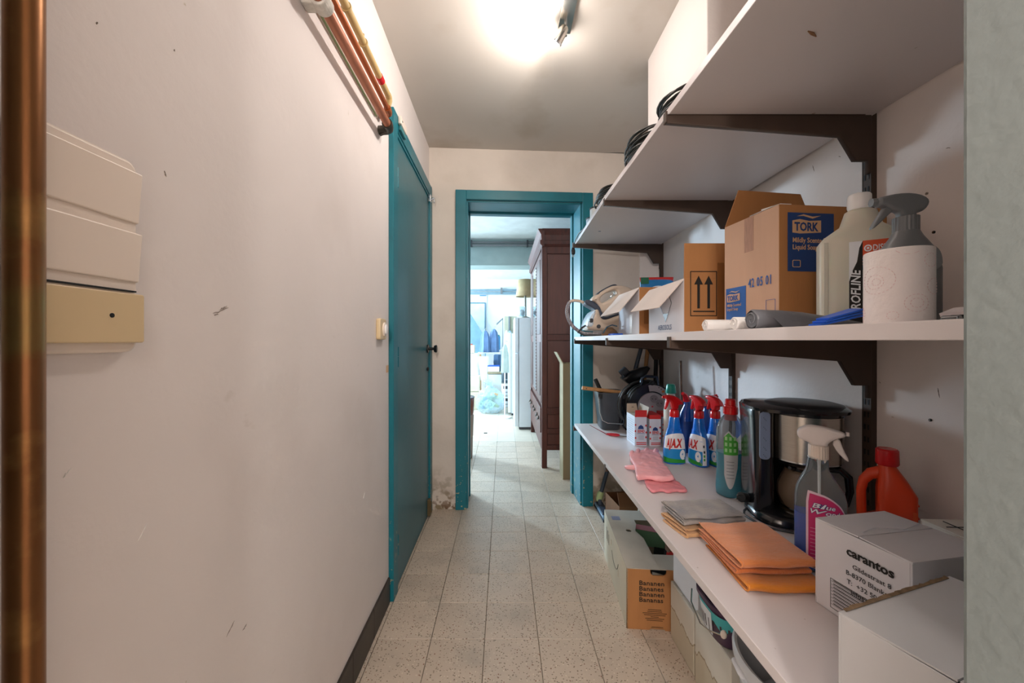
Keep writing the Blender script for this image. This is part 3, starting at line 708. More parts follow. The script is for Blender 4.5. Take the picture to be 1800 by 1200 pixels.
# ---- milky dish-care jug
t = thing('cleaner_jug', 'milky square plastic jug with white cap and orange black label beside the tall soap carton', 'jug', (.757, .822, ZM), math.radians(-33)); t.scale = (.87, .85, 1)
js = [(0, .070, .040, 0, 0, 6), (.006, .076, .046, 0, 0, 6), (.188, .076, .046, 0, 0, 6), (.200, .070, .041, .004, 0, 4), (.222, .040, .030, .006, 0, 2.5), (.240, .034, .028, .006), (.252, .030, .026, .006), (.258, .018, .018, .004)]
B().loft(js, 40).build('body', hdpe, t, 40)
B().box(-.0685, -.060, -.048, -.0455, .012, .186).build('measuring_strip', mat('milky_plastic_dark', '#bcb9aa', .4), t, bevel=.001)
B().loft([(.256, .021, .021, .004), (.262, .0235, .0235, .004), (.286, .0225, .0225, .004), (.289, .020, .020, .004)], 30).build('cap', white, t, 40)
yl = -.0472
lb = B().box(-.022, .070, yl, yl+.001, .010, .182).build('label', labelw, t)
rect(B(), .002, .070, .150, .182, yl-.0006).build('label_band', orangelab, t)
rect(B(), .002, .070, .122, .150, yl-.0006).build('label_band', mat('sky_print', '#5f9fc0', .5), t)
link('label_stripe', outline([[(-.022, .0, 0), (.002, 0, 0), (.002, .172, 0), (-.004, .158, 0), (-.008, .130, 0), (-.016, .112, 0), (-.022, .09, 0)]], .0008, 0, Matrix.Translation((0, yl-.0006, .010)) @ UP), ink, t)
txt('PROFLINE', .0235, labelw, t, frame((-.0025, yl-.0016, .030), (0, 0, 1), (-1, 0, 0)), bold=.02, sx=.88, shear=.2)
txt('DISH CARE', .0175, labelw, t, FR(.019, yl-.0016, .160), bold=.01, sx=.72)
B().ring((.011, yl-.0016, .166), (.011, yl-.001, .166), .007, .0045).cyl((.011, yl-.0016, .166), (.011, yl-.001, .166), .0025).build('logo', labelw, t)
txt('Sensi Wash', .014, labelw, t, FR(.006, yl-.0016, .130), bold=.01)
for k in range(9):
    z = .102 - k*.010; B().box(.006, .050 - (k % 3)*.008, yl-.0012, yl-.0004, z, z+.0022).build('print_line', greyprint, t)
# ---- tall liquid soap carton (TORK)
CW, CD, CH = .30, .200, .316
t = thing('soap_carton', 'tall brown liquid soap carton with a dark blue printed panel and one raised flap', 'carton', (.684, .952, ZM), math.radians(6))
a_ = math.radians(0)
carton_body(CW, CD, CH, card, t)
# pale left side skin with vertical tape and prints
B().box(-.0006, -.0001, .001, CD-.001, .001, CH-.001).build('side_skin', cardlite, t)
B().box(-.0012, -.0005, .085, .118, CH-.095, CH-.002).build('tape_mark', mat('worn_tape', '#b98f78', .6, var=.12, scale=30, stretch=(1, 9, 1)), t)
b = B().plate((.002, CD, CH), (CW-.002, CD, CH), (CW-.055, CD-.004, CH+.108), (.042, CD-.004, CH+.112), .003); b.build('flap', card, t)
b = B().plate((0.001, CD-.004, CH), (.006, .004, CH-.001), (-.001+.12, .006, CH-.006), (.12, CD-.006, CH-.006), .003); b.build('flap', cardin, t)
B().plate((.002, 0.001, CH), (CW-.002, 0.001, CH), (CW-.004, .085, CH-.003), (.004, .085, CH-.003), .003).build('flap', cardin, t)
B().tube([(.002, .06, CH+.004), (.03, .03, CH+.010), (.05, .02, CH+.006)], .003, 6).box(0.0, .03, .02, .10, CH+.001, CH+.002).build('loose_tape', whitefilm, t)
rect(B(), .022, .148, .150, .296, -.0008).build('printed_panel', navy, t)
def tork(parent, M, s, m, bg):
    b = B(); w_ = .078*s
    pts = [(0, .0, 0), (0, .030*s, 0), (.02*s, .034*s, 0), (.045*s, .030*s, 0), (w_, .032*s, 0), (w_, .002*s, 0), (.05*s, .0, 0), (.02*s, -.002*s, 0)]
    link('logo_block', outline([pts], .0006, 0, M), m, parent)
    pts2 = [(.012*s, .041*s, 0), (.03*s, .042*s, 0), (.055*s, .036*s, 0), (.078*s, .044*s, 0), (.055*s, .041*s, 0), (.03*s, .046*s, 0)]
    link('logo_wave', outline([pts2], .0006, 0, M), m, parent)
    txt('TORK', .0295*s, bg, parent, M @ Matrix.Translation((.005*s, .005*s, .0009)), bold=.03, sx=.80)
tork(t, FR(.034, -.0016, .246), 1.0, fadeprint, navy)
txt('Mildly Scented\nLiquid Soap', .0175, fadeprint, t, FR(.034, -.0016, .222), bold=.015, sx=.86)
link('small_icon', outline([rrect(0, .022, 0, .018, .003), rrect(.0015, .0205, .0015, .0165, .002)], .0006, 0, FR(.034, -.0016, .160)), fadeprint, t)
link('soap_drawing', outline([chaikin([(0, 0, 0), (.03, 0, 0), (.03, .02, 0), (.02, .028, 0), (.018, .045, 0), (.012, .045, 0), (.011, .028, 0), (0, .02, 0)], 1), chaikin([(.003, .003, 0), (.027, .003, 0), (.027, .018, 0), (.015, .026, 0), (.003, .018, 0)], 1)], .0006, 0, FR(.178, -.0012, .252)), mat('brown_print', '#8a5a32', .8), t)
rectL(B(), .112, .192, .004, .130, -.0012).build('printed_panel', bluep, t)
ML = lambda y, z, x=-.0022: frame((x, y, z), (0, -1, 0), (0, 0, 1))
tork(t, ML(.187, .090), .68, cardlite, bluep)
txt('Mildly Scented\nLiquid Soap', .0115, cardlite, t, ML(.187, .076), bold=.01, sx=.86)
txt('42 05 01', .034, bluep, t, ML(.102, .122), bold=.01, sx=.62, gap=1.1)
link('print_frame', outline([rrect(0, .030, 0, .062, .0005), rrect(.0008, .0292, .0008, .0612, .0005)], .0006, 0, ML(.040, .020)), bluep, t)
txt('Genbrug\nEmballage', .006, bluep, t, ML(.037, .036))
link('carton_symbol', outline([[(0, 0, 0), (.014, .004, 0), (.014, .016, 0), (.007, .022, 0), (0, .012, 0)], [(.002, .003, 0), (.012, .006, 0), (.012, .014, 0), (.007, .018, 0), (.002, .011, 0)]], .0006, 0, ML(.078, .018)), bluep, t)
link('recycle_symbol', outline([[(0, 0, 0), (.014, 0, 0), (.007, .013, 0)], [(.0035, .002, 0), (.0105, .002, 0), (.007, .0085, 0)]], .0006, 0, ML(.062, .046)), bluep, t)
B().loft([(.020, .001, .004), (.034, .001, .004), (.036, .001, .002), (.043, .001, .002)], 10).build('bottle_symbol', bluep, t).location = (-.0014, .054, 0)
# ---- carton with two arrows
t = thing('arrow_carton', 'mid size open brown carton with two upward arrows and a white hinged side flap', 'carton', (.612, 1.300, ZM))
w_, d_, h_ = .30, .315, .188
carton_body(w_, d_, h_, card, t)
B().box(-.0006, -.0001, .001, d_-.001, .001, h_-.001).build('side_skin', whitecard, t)  # lit left side of the brown carton, its light painted in as white
B().plate((0, 0.0015, h_), (w_, 0.0015, h_), (w_, -.002, h_+.118), (.0, -.002, h_+.118), .003).build('flap', card, t)
fp = B().plate((0, .003, h_), (0, d_-.003, h_), (-.083, d_-.015, .097), (-.076, .03, .092), .003).build('flap', mat('pale_pink_card', '#dccdc4', .75, var=.03), t)
B().plate((w_-.002, .004, h_), (w_-.002, d_-.004, h_), (w_+.02, d_-.006, h_+.10), (w_+.02, .006, h_+.10), .003).build('flap', cardin, t)
link('print_frame', outline([rrect(.020, .110, .060, .212, .001), rrect(.0225, .1075, .0625, .2095, .001)], .0006, 0, FR(0, -.0010, 0)), ink, t)
bb_ = B()
for x in (.048, .082): arrow_up(bb_, x, .086, .054, -.0012)
bb_.build('arrows', ink, t)
rect(B(), .030, .102, .074, .078, -.0012).build('print_bar', ink, t)
rect(B(), .112, .135, .02, .24, -.0008).build('tape_strip', mat('brown_tape', '#8f5f35', .4), t)
link('diamond_print', outline([[(.040, 0, 0), (.092, .068, 0), (.040, .140, 0), (-.012, .068, 0)], [(.040, .0035, 0), (.089, .068, 0), (.040, .1365, 0), (-.009, .068, 0)]], .0006, 0, ML(.185, .046)), darkgrey, t)
link('diamond_print', outline([[(.040, .002, 0), (.062, .030, 0), (.018, .030, 0)]], .0006, 0, ML(.185, .048)), darkgrey, t)
link('diamond_print', outline([[(.033, .128, 0), (.047, .128, 0), (.040, .137, 0)]], .0006, 0, ML(.185, .046)), darkgrey, t)
txt('AEROSOLS', .027, mat('grey_blue_print', '#4f6084', .7), t, ML(.215, .018), bold=.0, sx=.88, gap=1.08)
# ---- small carton with wing flap
t = thing('small_carton', 'small open carton with a pale wing flap left of the arrow carton', 'carton', (.598, 1.690, ZM))
w_, d_, h_ = .24, .300, .212
carton_body(w_, d_, h_, card, t)
B().box(-.0006, -.0001, .001, d_-.001, .001, h_-.001).build('side_skin', whitecard, t)
B().plate((0, .003, h_), (0, d_-.003, h_), (-.099, d_-.010, .101), (-.086, .02, .105), .003).build('flap', mat('pale_pink_card', '#dccdc4'), t)
B().plate((.003, .003, h_), (.06, .003, h_-.002), (.06, .07, h_-.01), (.003, .07, h_-.01), .003).build('flap', cardin, t)
B().plate((w_-.002, .004, h_), (w_-.002, d_-.004, h_), (w_+.03, d_-.006, h_+.06), (w_+.03, .006, h_+.06), .003).build('flap', cardin, t)
rectL(B(), .09, .125, .012, .100, -.0012).build('tape_strip', whitefilm, t)
rect(B(), .02, .07, .05, .15, -.0008).build('tape_strip', mat('brown_tape', '#8f5f35'), t)
tag(B().box(0, .05, 0, .09, 0, .012).build('blue_cloth', bluebag, bevel=.004), 'blue folded cloth peeking out under the small carton wing flap', 'cloth').location = (.530, 1.86, ZM)
# ---- detergent bag
t = thing('detergent_bag', 'crumpled blue bag with red and green top band standing behind the small carton', 'bag', (.845, 2.12, ZM), math.radians(-5))
ds = [(0, .085, .035, 0, 0, 4), (.03, .088, .045, 0, 0, 4), (.20, .085, .032, 0, 0, 3), (.285, .088, .012, 0, 0, 2.5), (.325, .090, .003, 0, 0, 3)]
B().loft(ds, 30).build('bag_body', mat('detergent_blue', '#2f86c9', .35, var=.1, scale=12, bump=.5, bscale=20), t, 50)
B().loft([(.300, .0885, .0075, 0, 0, 3), (.326, .0905, .004, 0, 0, 3)], 30).build('top_band', redp, t, 50)
rect(B(), -.088, -.045, .288, .324, -.014).build('green_corner', mat('dark_green_print', '#1f6b4d', .5), t)
for r in (.075, .06): B().ring((0, -.035, .20), (0, -.0325, .20), r, r-.009, 30).build('swirl', labelw if r > .07 else navy, t)
tag(B().loft([(0, .012, .012), (.27, .012, .012), (.283, .009, .009), (.288, .004, .004)], 16).build('wooden_peg', woodpole, None, 50), 'round topped wooden stick behind the carton on the eye level shelf', 'stick').location = (.962, 2.16, ZM)
# ---- steam iron station (profile in the shelf's cross direction, thick in depth)
YI = 2.18
def ip(pts, dx=0, dz=0): return [(W(990+x/10.0, YI)-.50+dx, H(480+y/10.0, YI)-ZM+dz, 0) for x, y in pts]
t = thing('steam_iron', 'cream and grey steam iron on its generator base, its hose hanging over the shelf end', 'iron', (.50, YI, ZM))
MI = Matrix.Translation((0, 0, .003)) @ UP
st_ = ip([(370,965),(375,900),(430,770),(500,680),(550,655),(580,690),(600,790),(640,835),(720,835),(860,780),(980,745),(1150,760),(1175,900),(1160,1000),(1140,1035),(400,1030)])
link('generator_base', outline([[(p[0], max(p[1], .0), 0) for p in chaikin(st_, 2)]], .17, .022, MI, 3), mat('warm_beige_plastic', '#cdbcab', .35, var=.03), t, 50)
link('front_panel', outline([chaikin(ip([(366,960),(372,900),(428,768),(498,678),(512,700),(478,830),(472,965)]), 1)], .178, .01, MI, 2), mat('pale_blue_plastic', '#c9d9e6', .25, coat=.3), t, 50)
B().cyl((ip([(555,945)])[0][0], -.094, ip([(555,945)])[0][1]), (ip([(555,945)])[0][0], -.084, ip([(555,945)])[0][1]), .0105).build('dial', darkgrey, t, 40)
link('pressure_button', outline([chaikin(ip([(400,820),(465,820),(460,890),(398,890)]), 1)], .19, .003, MI, 1), darkgrey, t, 40)
irn = link('iron_body', outline([chaikin(ip([(455,505),(540,400),(600,390),(640,345),(800,255),(900,235),(1050,240),(1200,300),(1290,430),(1300,560),(1150,690),(900,720),(660,740),(600,650),(560,530)]), 2),
                      chaikin(ip([(655,545),(622,500),(635,440),(700,380),(850,325),(905,335),(912,400),(850,440),(720,520)]), 2)], .085, .016, MI, 3), mat('warm_beige_plastic', '#cdbcab'), t, 50)
link('handle_grip', outline([chaikin(ip([(570,388),(640,325),(800,235),(890,205),(940,235),(900,240),(800,258),(650,345),(595,395)]), 1)], .05, .006, MI, 2), mat('slate_plastic', '#3c4453', .4), t, 50)
link('heel', outline([chaikin(ip([(360,490),(450,490),(600,580),(660,735),(700,790),(860,745),(960,720),(965,755),(800,820),(650,838),(600,805),(560,700),(500,640),(350,560)]), 1)], .10, .010, MI, 2), mat('slate_plastic', '#3c4453'), t, 50)
link('thumb_switch', outline([ip([(830,430),(905,395),(915,350),(900,345),(890,385),(820,415)])], .02, .002, MI, 1), chrome, t, 40)
hp = ip([(360,515),(280,487),(200,478),(140,490),(105,520)])
B().tube([(p[0], 0, p[1]) for p in chaikin(hp, 2, False)], .0085, 12).build('hose_sleeve', mat('warm_beige_plastic', '#cdbcab'), t, 60)
hp = chaikin(ip([(105,520),(70,590),(52,680),(62,760),(90,850),(150,950),(240,1020)]), 2, False) 
hq = [(p[0], -.002*i, p[1]) for i, p in enumerate(hp)]
hq += [(W(1022, YI)-.50, -.05, .017), (W(1036, YI)-.50, -.065, .0125), (W(1052, YI)-.50, -.075, .012), (W(1068, YI)-.50, -.10, .012)]
braid = mat('braided_sleeve', '#a8a3a6', .7, hex2='#6d6a70', scale=220, thr=(.45, .55), bump=.8, bscale=300)
B().tube(hq, .0098, 12).build('braided_hose', braid, t, 60)
B().tube([(W(1026, YI)-.50, -.05, .06), (W(1018, YI)-.50, -.06, .045), (W(1012, YI)-.50, -.07, .022), (W(1022, YI)-.50, -.08, .008), (W(1050, YI)-.50, -.12, .006)], .0055, 8).build('power_cord', darkgrey, t, 60)
t = thing('rope_bundle', 'tan wound brush head with a blue cord lying before the small carton', 'brush', (.545, 1.970, ZM), .3)
B().loft([(0, .042, .022), (.012, .048, .026), (.03, .036, .02), (.045, .012, .01)], 22).build('bristles', mat('tan_bristle', '#8f6e4f', .8, var=.3, scale=60, stretch=(1, 1, 8), bump=1, bscale=120), t, 60)
B().tube([(-.045, -.01, .014), (-.03, -.02, .045), (.0, -.022, .056), (.03, -.02, .05)], .003, 6).build('cord', mat('petrol_cord', '#1f4f66', .6), t, 60)
# ---- rolls of bags
def bagroll(name, label, loc, rz, L_, r, m, group=None):
    t = thing(name, label, 'bag roll', loc, rz, group)
    b = B(); n = 22; v = []; secs = [(0, r*.86), (.002, r), (L_*.5, r*1.02), (L_, r*.97)]
    for x, rr in secs:
        for i in range(n):
            a = 2*PI*i/n; k = 1 + .05*math.sin(3*a) + .03*math.sin(5*a+1); v.append((x, rr*k*math.cos(a), r*1.02 + rr*k*math.sin(a)))
    b.add(v, [(k*n+i, k*n+(i+1) % n, (k+1)*n+(i+1) % n, (k+1)*n+i) for k in range(3) for i in range(n)] + [tuple(range(3*n, 4*n))])
    b.build('roll', m, t, 60)
    sp_ = [(-.0002, (r*.82 - .0009*k*r/.014)*math.cos(k*.5), r*1.02 + (r*.82 - .0009*k*r/.014)*math.sin(k*.5)) for k in range(14)]
    B().tube(sp_, r*.08, 5).cyl((.001, 0, r*1.02), (.004, 0, r*1.02), r*.86).build('rolled_end', m, t, 60)
    return t
t = bagroll('bag_roll', 'loose white bag roll nearest the arrow carton with its end pulled out', (.485, .925, ZM), math.radians(3), .16, .0140, whitefilm)
B().plate((.05, -.016, .001), (.10, -.022, .001), (.125, -.014, .018), (.07, -.0142, .016), .0006).build('loose_end', whitefilm, t)
bagroll('bag_roll', 'second white bag roll tucked against the grey bag roll', (.500, .835, ZM), math.radians(4), .15, .0145, whitefilm)
t = thing('bag_roll', 'dark grey bag roll partly unrolled along the shelf edge', 'bag roll', (.487, .755, ZM), math.radians(5))
b = B(); n = 24; v = []
for x, ry, rz_, zc in ((0, .0165, .0175, .018), (.003, .0185, .0188, .0195), (.06, .019, .0185, .019), (.10, .025, .016, .017), (.16, .034, .012, .013), (.20, .036, .008, .009), (.235, .03, .003, .004)):
    for i in range(n):
        a = 2*PI*i/n; k = 1 + .05*math.sin(2*a+x*40) + .04*math.sin(5*a+x*60); v.append((x, ry*k*math.cos(a), zc + rz_*math.sin(a)*k))
b.add(v, [(k*n+i, k*n+(i+1) % n, (k+1)*n+(i+1) % n, (k+1)*n+i) for k in range(6) for i in range(n)] + [tuple(range(6*n, 7*n))])
b.build('roll', greybag, t, 60)
B().tube([(-.0005, (.0155-.0010*k)*math.cos(k*.55), .0185 + (.0155-.0010*k)*math.sin(k*.55)) for k in range(15)], .0013, 5).cyl((.0012, 0, .0185), (.004, 0, .0185), .0155).build('rolled_end', greybag, t, 60)
B().plate((.05, -.024, .0012), (.16, -.036, .0012), (.19, -.028, .012), (.03, -.0195, .022), .0008).build('loose_end', greybag, t)
t = thing('blue_clip', 'bright blue folded plastic strip leaning toward the paper roll', 'clip', (.520, .635, ZM), math.radians(12))
for k, dz in enumerate((0, .005, .010)):
    B().plate((-.005+.008*k, -.010, .0015+dz), (-.005+.008*k, .012, .0015+dz), (.085, .014, .020+dz), (.085, -.010, .018+dz), .0035).build('strip', bluebag, t, bevel=.001)
t = thing('sponge_pack', 'film pack of pale green fluffy sponge behind the white paper roll', 'sponge', (.745, .56, ZM), math.radians(-10))
disp(B().ball((0, 0, .058), .045, .035, .032, 20, 12).build('sponge', mat('pale_green_fluff', '#8fb3a8', .95, var=.15, scale=50, bump=1, bscale=120), t), .004, .02, .02)
B().loft([(.0, .07, .045, 0, 0, 3), (.02, .075, .05, 0, 0, 3), (.028, .06, .04, 0, 0, 3)], 26).build('tray', mat('pale_pink_film', '#d9cbc8', .5, bump=.3), t, 50)
B().plate((-.05, -.036, .085), (.06, -.036, .088), (.06, -.01, .104), (-.05, -.012, .10), .002).build('header_card', mat('taupe_card', '#8f8178', .6), t)
B().ball((.02, -.034, .090), .012, .004, .006).build('red_print', red, t, 60)
t = thing('metal_clip', 'small dark chrome clip lying right of the paper roll', 'clip', (.640, .540, ZM), math.radians(15))
B().box(-.015, .02, -.008, .008, .001, .007).cyl((-.015, -.009, .007), (-.015, .009, .007), .006).build('clip_body', chrome, t, 40, bevel=.001)
B().plate((.0, -.008, .014), (.035, -.008, .004), (.035, .008, .004), (.0, .008, .014), .002).build('clip_lever', black, t)

# ================================================================ TOP SHELF
def coil(name, label, loc, r, n, h, tr, m, rz=0, plug=True, seedv=1, oval=.8, drop=None):
    rnd = random.Random(seedv); t = thing(name, label, 'cable', loc, rz)
    for k in range(n):
        rr = r*(1 + rnd.uniform(-.12, .10)); cx, cy = rnd.uniform(-.01, .01), rnd.uniform(-.012, .012); z = tr + h*k/max(n-1, 1); ta, tb = rnd.uniform(-.10, .10), rnd.uniform(-.10, .10); ph = rnd.uniform(0, 6)
        pts = []
        for i in range(26):
            a = 2*PI*i/26; x = cx + rr*math.cos(a)*(1+.04*math.sin(3*a+ph)); y = cy + rr*oval*math.sin(a)*(1+.04*math.cos(2*a+ph))
            pts.append((x, y, max(z + ta*x*.5 + tb*y*.5 + .003*math.sin(2*a+ph), tr)))
        B().tube(pts, tr, 7, True).build('cable_loop', m, t, 60)
    B().tube([(r*.75, -.018, tr), (r*.80, -.02, h+tr*2), (r*1.08, -.016, h+tr*1.4), (r*1.1, -.012, tr*1.6)], .003, 6).build('cable_tie', darkgrey, t, 60)
    if drop: B().tube(drop, tr, 7).build('cable_end', m, t, 60)
    return t
cabm = mat('black_cable', '#22211f', .42, var=.1)
coil('cable_coil', 'black cable coil on the top shelf nearest the camera with loops over the edge', (.545, 1.120, ZU), .095, 11, .042, .0036, cabm, 1.45, seedv=3)
coil('cable_coil', 'large black cable coil on the top shelf second from the camera', (.545, 1.365, ZU), .120, 18, .062, .0038, cabm, 1.5, seedv=5)
coil('cable_coil', 'black cable coil at the far end of the top shelf above the doorway corner', (.530, 1.83, ZU), .100, 12, .062, .0040, cabm, 1.5, seedv=8)
t = thing('hanging_plug', 'dark cord running along the shelf end with a plug hanging down before the doorway', 'cable', (.47, 2.30, ZU))
B().tube([(.05, -.12, .01), (.0, -.05, .012), (-.012, .04, .008), (-.014, .12, -.006), (-.012, .19, -.018), (-.016, .2, -.04)], .0035, 7).build('cord', cabm, t, 60)
B().loft([(-.085, .005, .005), (-.08, .012, .01), (-.06, .014, .011), (-.04, .009, .008), (-.03, .005, .005)], 14).build('plug', blackm, t, 50).location = (-.016, .2, 0)
B().cyl((-.021, .2, -.1), (-.021, .2, -.084), .0022, n=8).cyl((-.011, .2, -.1), (-.011, .2, -.084), .0022, n=8).build('plug_pin', steel, t)
def cup(label, loc, r, h, m, m2):
    t = thing('storage_tub', label, 'tub', loc); B().ring((0, 0, 0), (0, 0, h), r, r-.003, 26).cyl((0, 0, 0), (0, 0, .003), r-.001, n=26).build('tub_wall', m, t, 40)
    B().ring((0, 0, h-.006), (0, 0, h), r+.003, r-.003, 26).build('rim', m2, t, 40)
cup('frosted blue grey tub at the top shelf edge above the doorway casing', (.52, 2.20, ZU), .045, .055, mat('frosted_blue', '#b5c6d3', .3, trans=.3), darkgrey)
cup('frosted tub with dark rim just in front of the other tub on the top shelf', (.51, 2.06, ZU), .045, .065, mat('frosted_white', '#d3d8d8', .3, trans=.3), blackm)
# ================================================================ LOWER SHELF
# ---- Ajax style trigger bottles
def ajax():
    t = thing('spray_bottle', '', 'spray bottle', (0, 0, ZL), 0, 'blue window cleaner sprays')
    s = [(0, .040, .026, 0, 0, 2.6), (.005, .0455, .030, 0, 0, 2.6), (.05, .046, .030, 0, 0, 2.6), (.11, .0405, .028, 0, 0, 2.6), (.135, .034, .026), (.16, .0255, .023), (.20, .0205, .0205), (.208, .017, .017)]
    B().loft(s, 36).build('body', ajaxblue, t, 50)
    shell(s, .010, .115, -178, -2, .0006, 24, 8, top=lambda u: .118 + .018*math.sin(u*PI*.9)).build('label', labelw, t, 60)
    shell(s, .012, .068, -178, -32, .0010, 20, 5).build('label_panel', mat('azure_print', '#1f8bd0', .4), t, 60)
    shell(s, .008, .03, -176, -34, .0013, 20, 3, top=lambda u: .032 - .012*u, bot=lambda u: .008).build('green_print', mat('grass_print', '#2f9a3a', .4), t, 60)
    txt('AJAX', .050, redp, t, fn=wrap(s, .076, -146), bold=.055, sx=.46, gap=1.12, name='lettering', shear=.05)
    pl = [spt(s, math.radians(-62) + .42*math.cos(a)*.75, .044 + .022*math.sin(a), .0018) for a in [2*PI*i/18 for i in range(18)]]
    B().add(pl, [tuple(range(18))]).build('plate_print', labelw, t)
    B().tube([spt(s, math.radians(-52), .034, .0018), spt(s, math.radians(-38), .012, .0018)], .0012, 5).build('brush_print', greyprint, t)
    for z, a in ((.085, -20), (.062, -18), (.045, -19), (.03, -19)): shell(s, z, z+.010, a-6, a+6, .0012, 3, 1).build('symbol_print', darkgrey if z > .06 else greenp, t)
    rg = B()
    for k in range(7): rg.ring((0, 0, .146+.006*k), (0, 0, .149+.006*k), interp(s, .148+.006*k)[0]+.0008, .01, 26)
    q = rg.build('grip_ribs', ajaxblue, t, 50); q.scale = (1, .92, 1)
    B().loft([(.204, .0195, .0195), (.207, .0205, .0205), (.232, .0195, .0195), (.236, .016, .016)], 26).build('collar', red, t, 40)
    head(t, (0, 0, .236), 1.12, red, 'slim')
    return t
a0 = ajax(); a0.location = (.756, 1.700, ZL); a0.rotation_euler.z = math.radians(-4); a0['label'] = 'leftmost blue trigger cleaner bottle facing the viewer with its nozzle to the left'
copy_tree(a0, loc=(.850, 1.670, ZL), rz=math.radians(-74), label='second blue trigger cleaner bottle from the left, in front of a duck necked bottle')
copy_tree(a0, loc=(.920, 1.668, ZL), rz=math.radians(-76), label='third blue trigger cleaner bottle, next to the clear teal cleaner bottle')
def ducky():
    t = thing('toilet_cleaner', '', 'cleaner bottle', (0, 0, ZL), 0, 'toilet cleaner bottles')
    s = [(0, .034, .024, 0, 0, 3), (.005, .038, .028, 0, 0, 3), (.12, .038, .028, 0, 0, 3), (.19, .034, .024, .004, 0, 2.5), (.225, .022, .018, .012), (.242, .014, .014, .006), (.25, .012, .012, .0)]
    B().loft(s, 30).build('body', mat('deep_blue_bottle', '#174f9e', .2, coat=.4), t, 50)
    shell(s, .02, .15, -160, -20, .0006).build('label', mat('navy_label', '#27467f', .4), t, 60)
    B().tube([(.002, 0, .245), (-.003, 0, .262), (-.012, 0, .276), (-.026, 0, .284)], [.014, .0135, .011, .008], 16).ring((.001, 0, .244), (0, 0, .252), .0165, .01).build('cap', red, t, 50)
    return t
k0 = ducky(); k0.location = (.893, 1.875, ZL); k0.rotation_euler.z = math.radians(25); k0['label'] = 'dark blue cleaner bottle with bent red cap behind the second trigger bottle'
copy_tree(k0, loc=(.975, 1.80, ZL), rz=math.radians(150), label='dark blue cleaner bottle with bent red cap behind the third trigger bottle')
t = thing('cleaner_bottle', 'white bottle with a green cap standing behind the leftmost trigger bottle', 'cleaner bottle', (.815, 1.87, ZL))
B().loft([(0, .030, .030), (.004, .033, .033), (.20, .033, .033), (.25, .026, .026), (.275, .019, .019), (.285, .019, .019)], 28).build('body', mat('ivory_plastic', '#ddd8c8', .35), t, 50)
B().loft([(.284, .0235, .0235), (.288, .0245, .0245), (.322, .020, .020), (.328, .016, .016)], 28).build('cap', tealcap, t, 50)
t = tag(B().cyl((0, 0, 0), (.004, .03, .435), .0065, n=12).build('wooden_rod', mat('weathered_wood', '#6f5a4c', .6, var=.1), None, 50), 'thin brown rod standing upright behind the green capped bottle', 'rod'); t.location = (.918, 1.97, ZL)
# ---- clear teal bottle
t = thing('teal_cleaner_bottle', 'large clear bottle half full of teal cleaner with a red cap beside the coffee maker', 'cleaner bottle', (.795, 1.345, ZL), math.radians(18))
s = [(0, .036, .030, 0, 0, 2.8), (.006, .044, .036, 0, 0, 2.8), (.03, .046, .038, 0, 0, 2.8), (.10, .043, .034, 0, 0, 2.8), (.16, .0455, .037, 0, 0, 2.8), (.235, .044, .036, 0, 0, 2.6), (.262, .034, .030, 0, 0, 2.3), (.282, .018, .018), (.292, .0165, .0165)]
B().loft(s, 40).build('body', clearp, t, 60)
liq = [(z, rx-.0018, ry-.0018, 0, 0, 2.8) for z, rx, ry in ((.003, .036, .030), (.008, .044, .036), (.03, .046, .038), (.10, .043, .034), (.152, .0455, .037))]
B().loft(liq, 40).build('liquid', tealliq, t, 60)
shell(s, .055, .215, -165, -95, .0007, 14, 8, bot=lambda u: .035 + .16*(abs(u-.45)*1.2)**2, top=lambda u: .232 - .05*abs(u-.35)).build('label', mat('grey_label', '#c3c8cc', .4), t, 60)
shell(s, .150, .225, -166, -96, .0012, 14, 5, top=lambda u: .226 - .05*abs(u-.35)).build('label_panel', greenp, t, 60)
for i in range(3):
    for j in range(3): shell(s, .160+.020*j, .172+.020*j, -160+22*i, -148+22*i, .0016, 3, 1).build('symbol_print', mat('light_green_print', '#a8dba0', .5), t)
for k in range(6): shell(s, .070+.011*k, .0725+.011*k, -152, -112, .0012, 6, 1).build('print_line', greyprint, t)
for z in (.178, .192, .206, .22): B().add([spt(s, math.radians(a), z, .0012) for a in range(-85, -19, 6)] + [spt(s, math.radians(a), z+.003, .0012) for a in range(-85, -19, 6)], [(i, i+1, 12+i-1+0, 11+i) for i in range(10)]).build('molded_rib', clearp, t, 60)
B().loft([(.284, .0225, .0225), (.288, .0235, .0235), (.308, .0235, .0235), (.310, .020, .020), (.314, .0195, .0195), (.316, .0175, .0175), (.333, .0165, .0165), (.336, .013, .013)], 30).build('cap', red, t, 40)
B().cyl((0, 0, .286), (0, 0, .262), .0175).build('cap_skirt', mat('dark_red_plastic', '#a5222b', .3, trans=.2), t, 40)
t = thing('teal_cleaner_bottle', 'second bottle of teal cleaner mostly hidden behind the coffee maker', 'cleaner bottle', (.932, 1.425, ZL))
s = [(0, .034, .026, 0, 0, 3), (.005, .038, .030, 0, 0, 3), (.205, .038, .030, 0, 0, 3), (.225, .028, .024), (.24, .016, .016)]
B().loft(s, 30).build('body', clearp, t, 60)
B().loft([(.004, .035, .027, 0, 0, 3), (.125, .0365, .028, 0, 0, 3)], 30).build('liquid', tealliq, t, 60)
B().cyl((0, 0, .238), (0, 0, .262), .018).build('cap', white, t, 40)
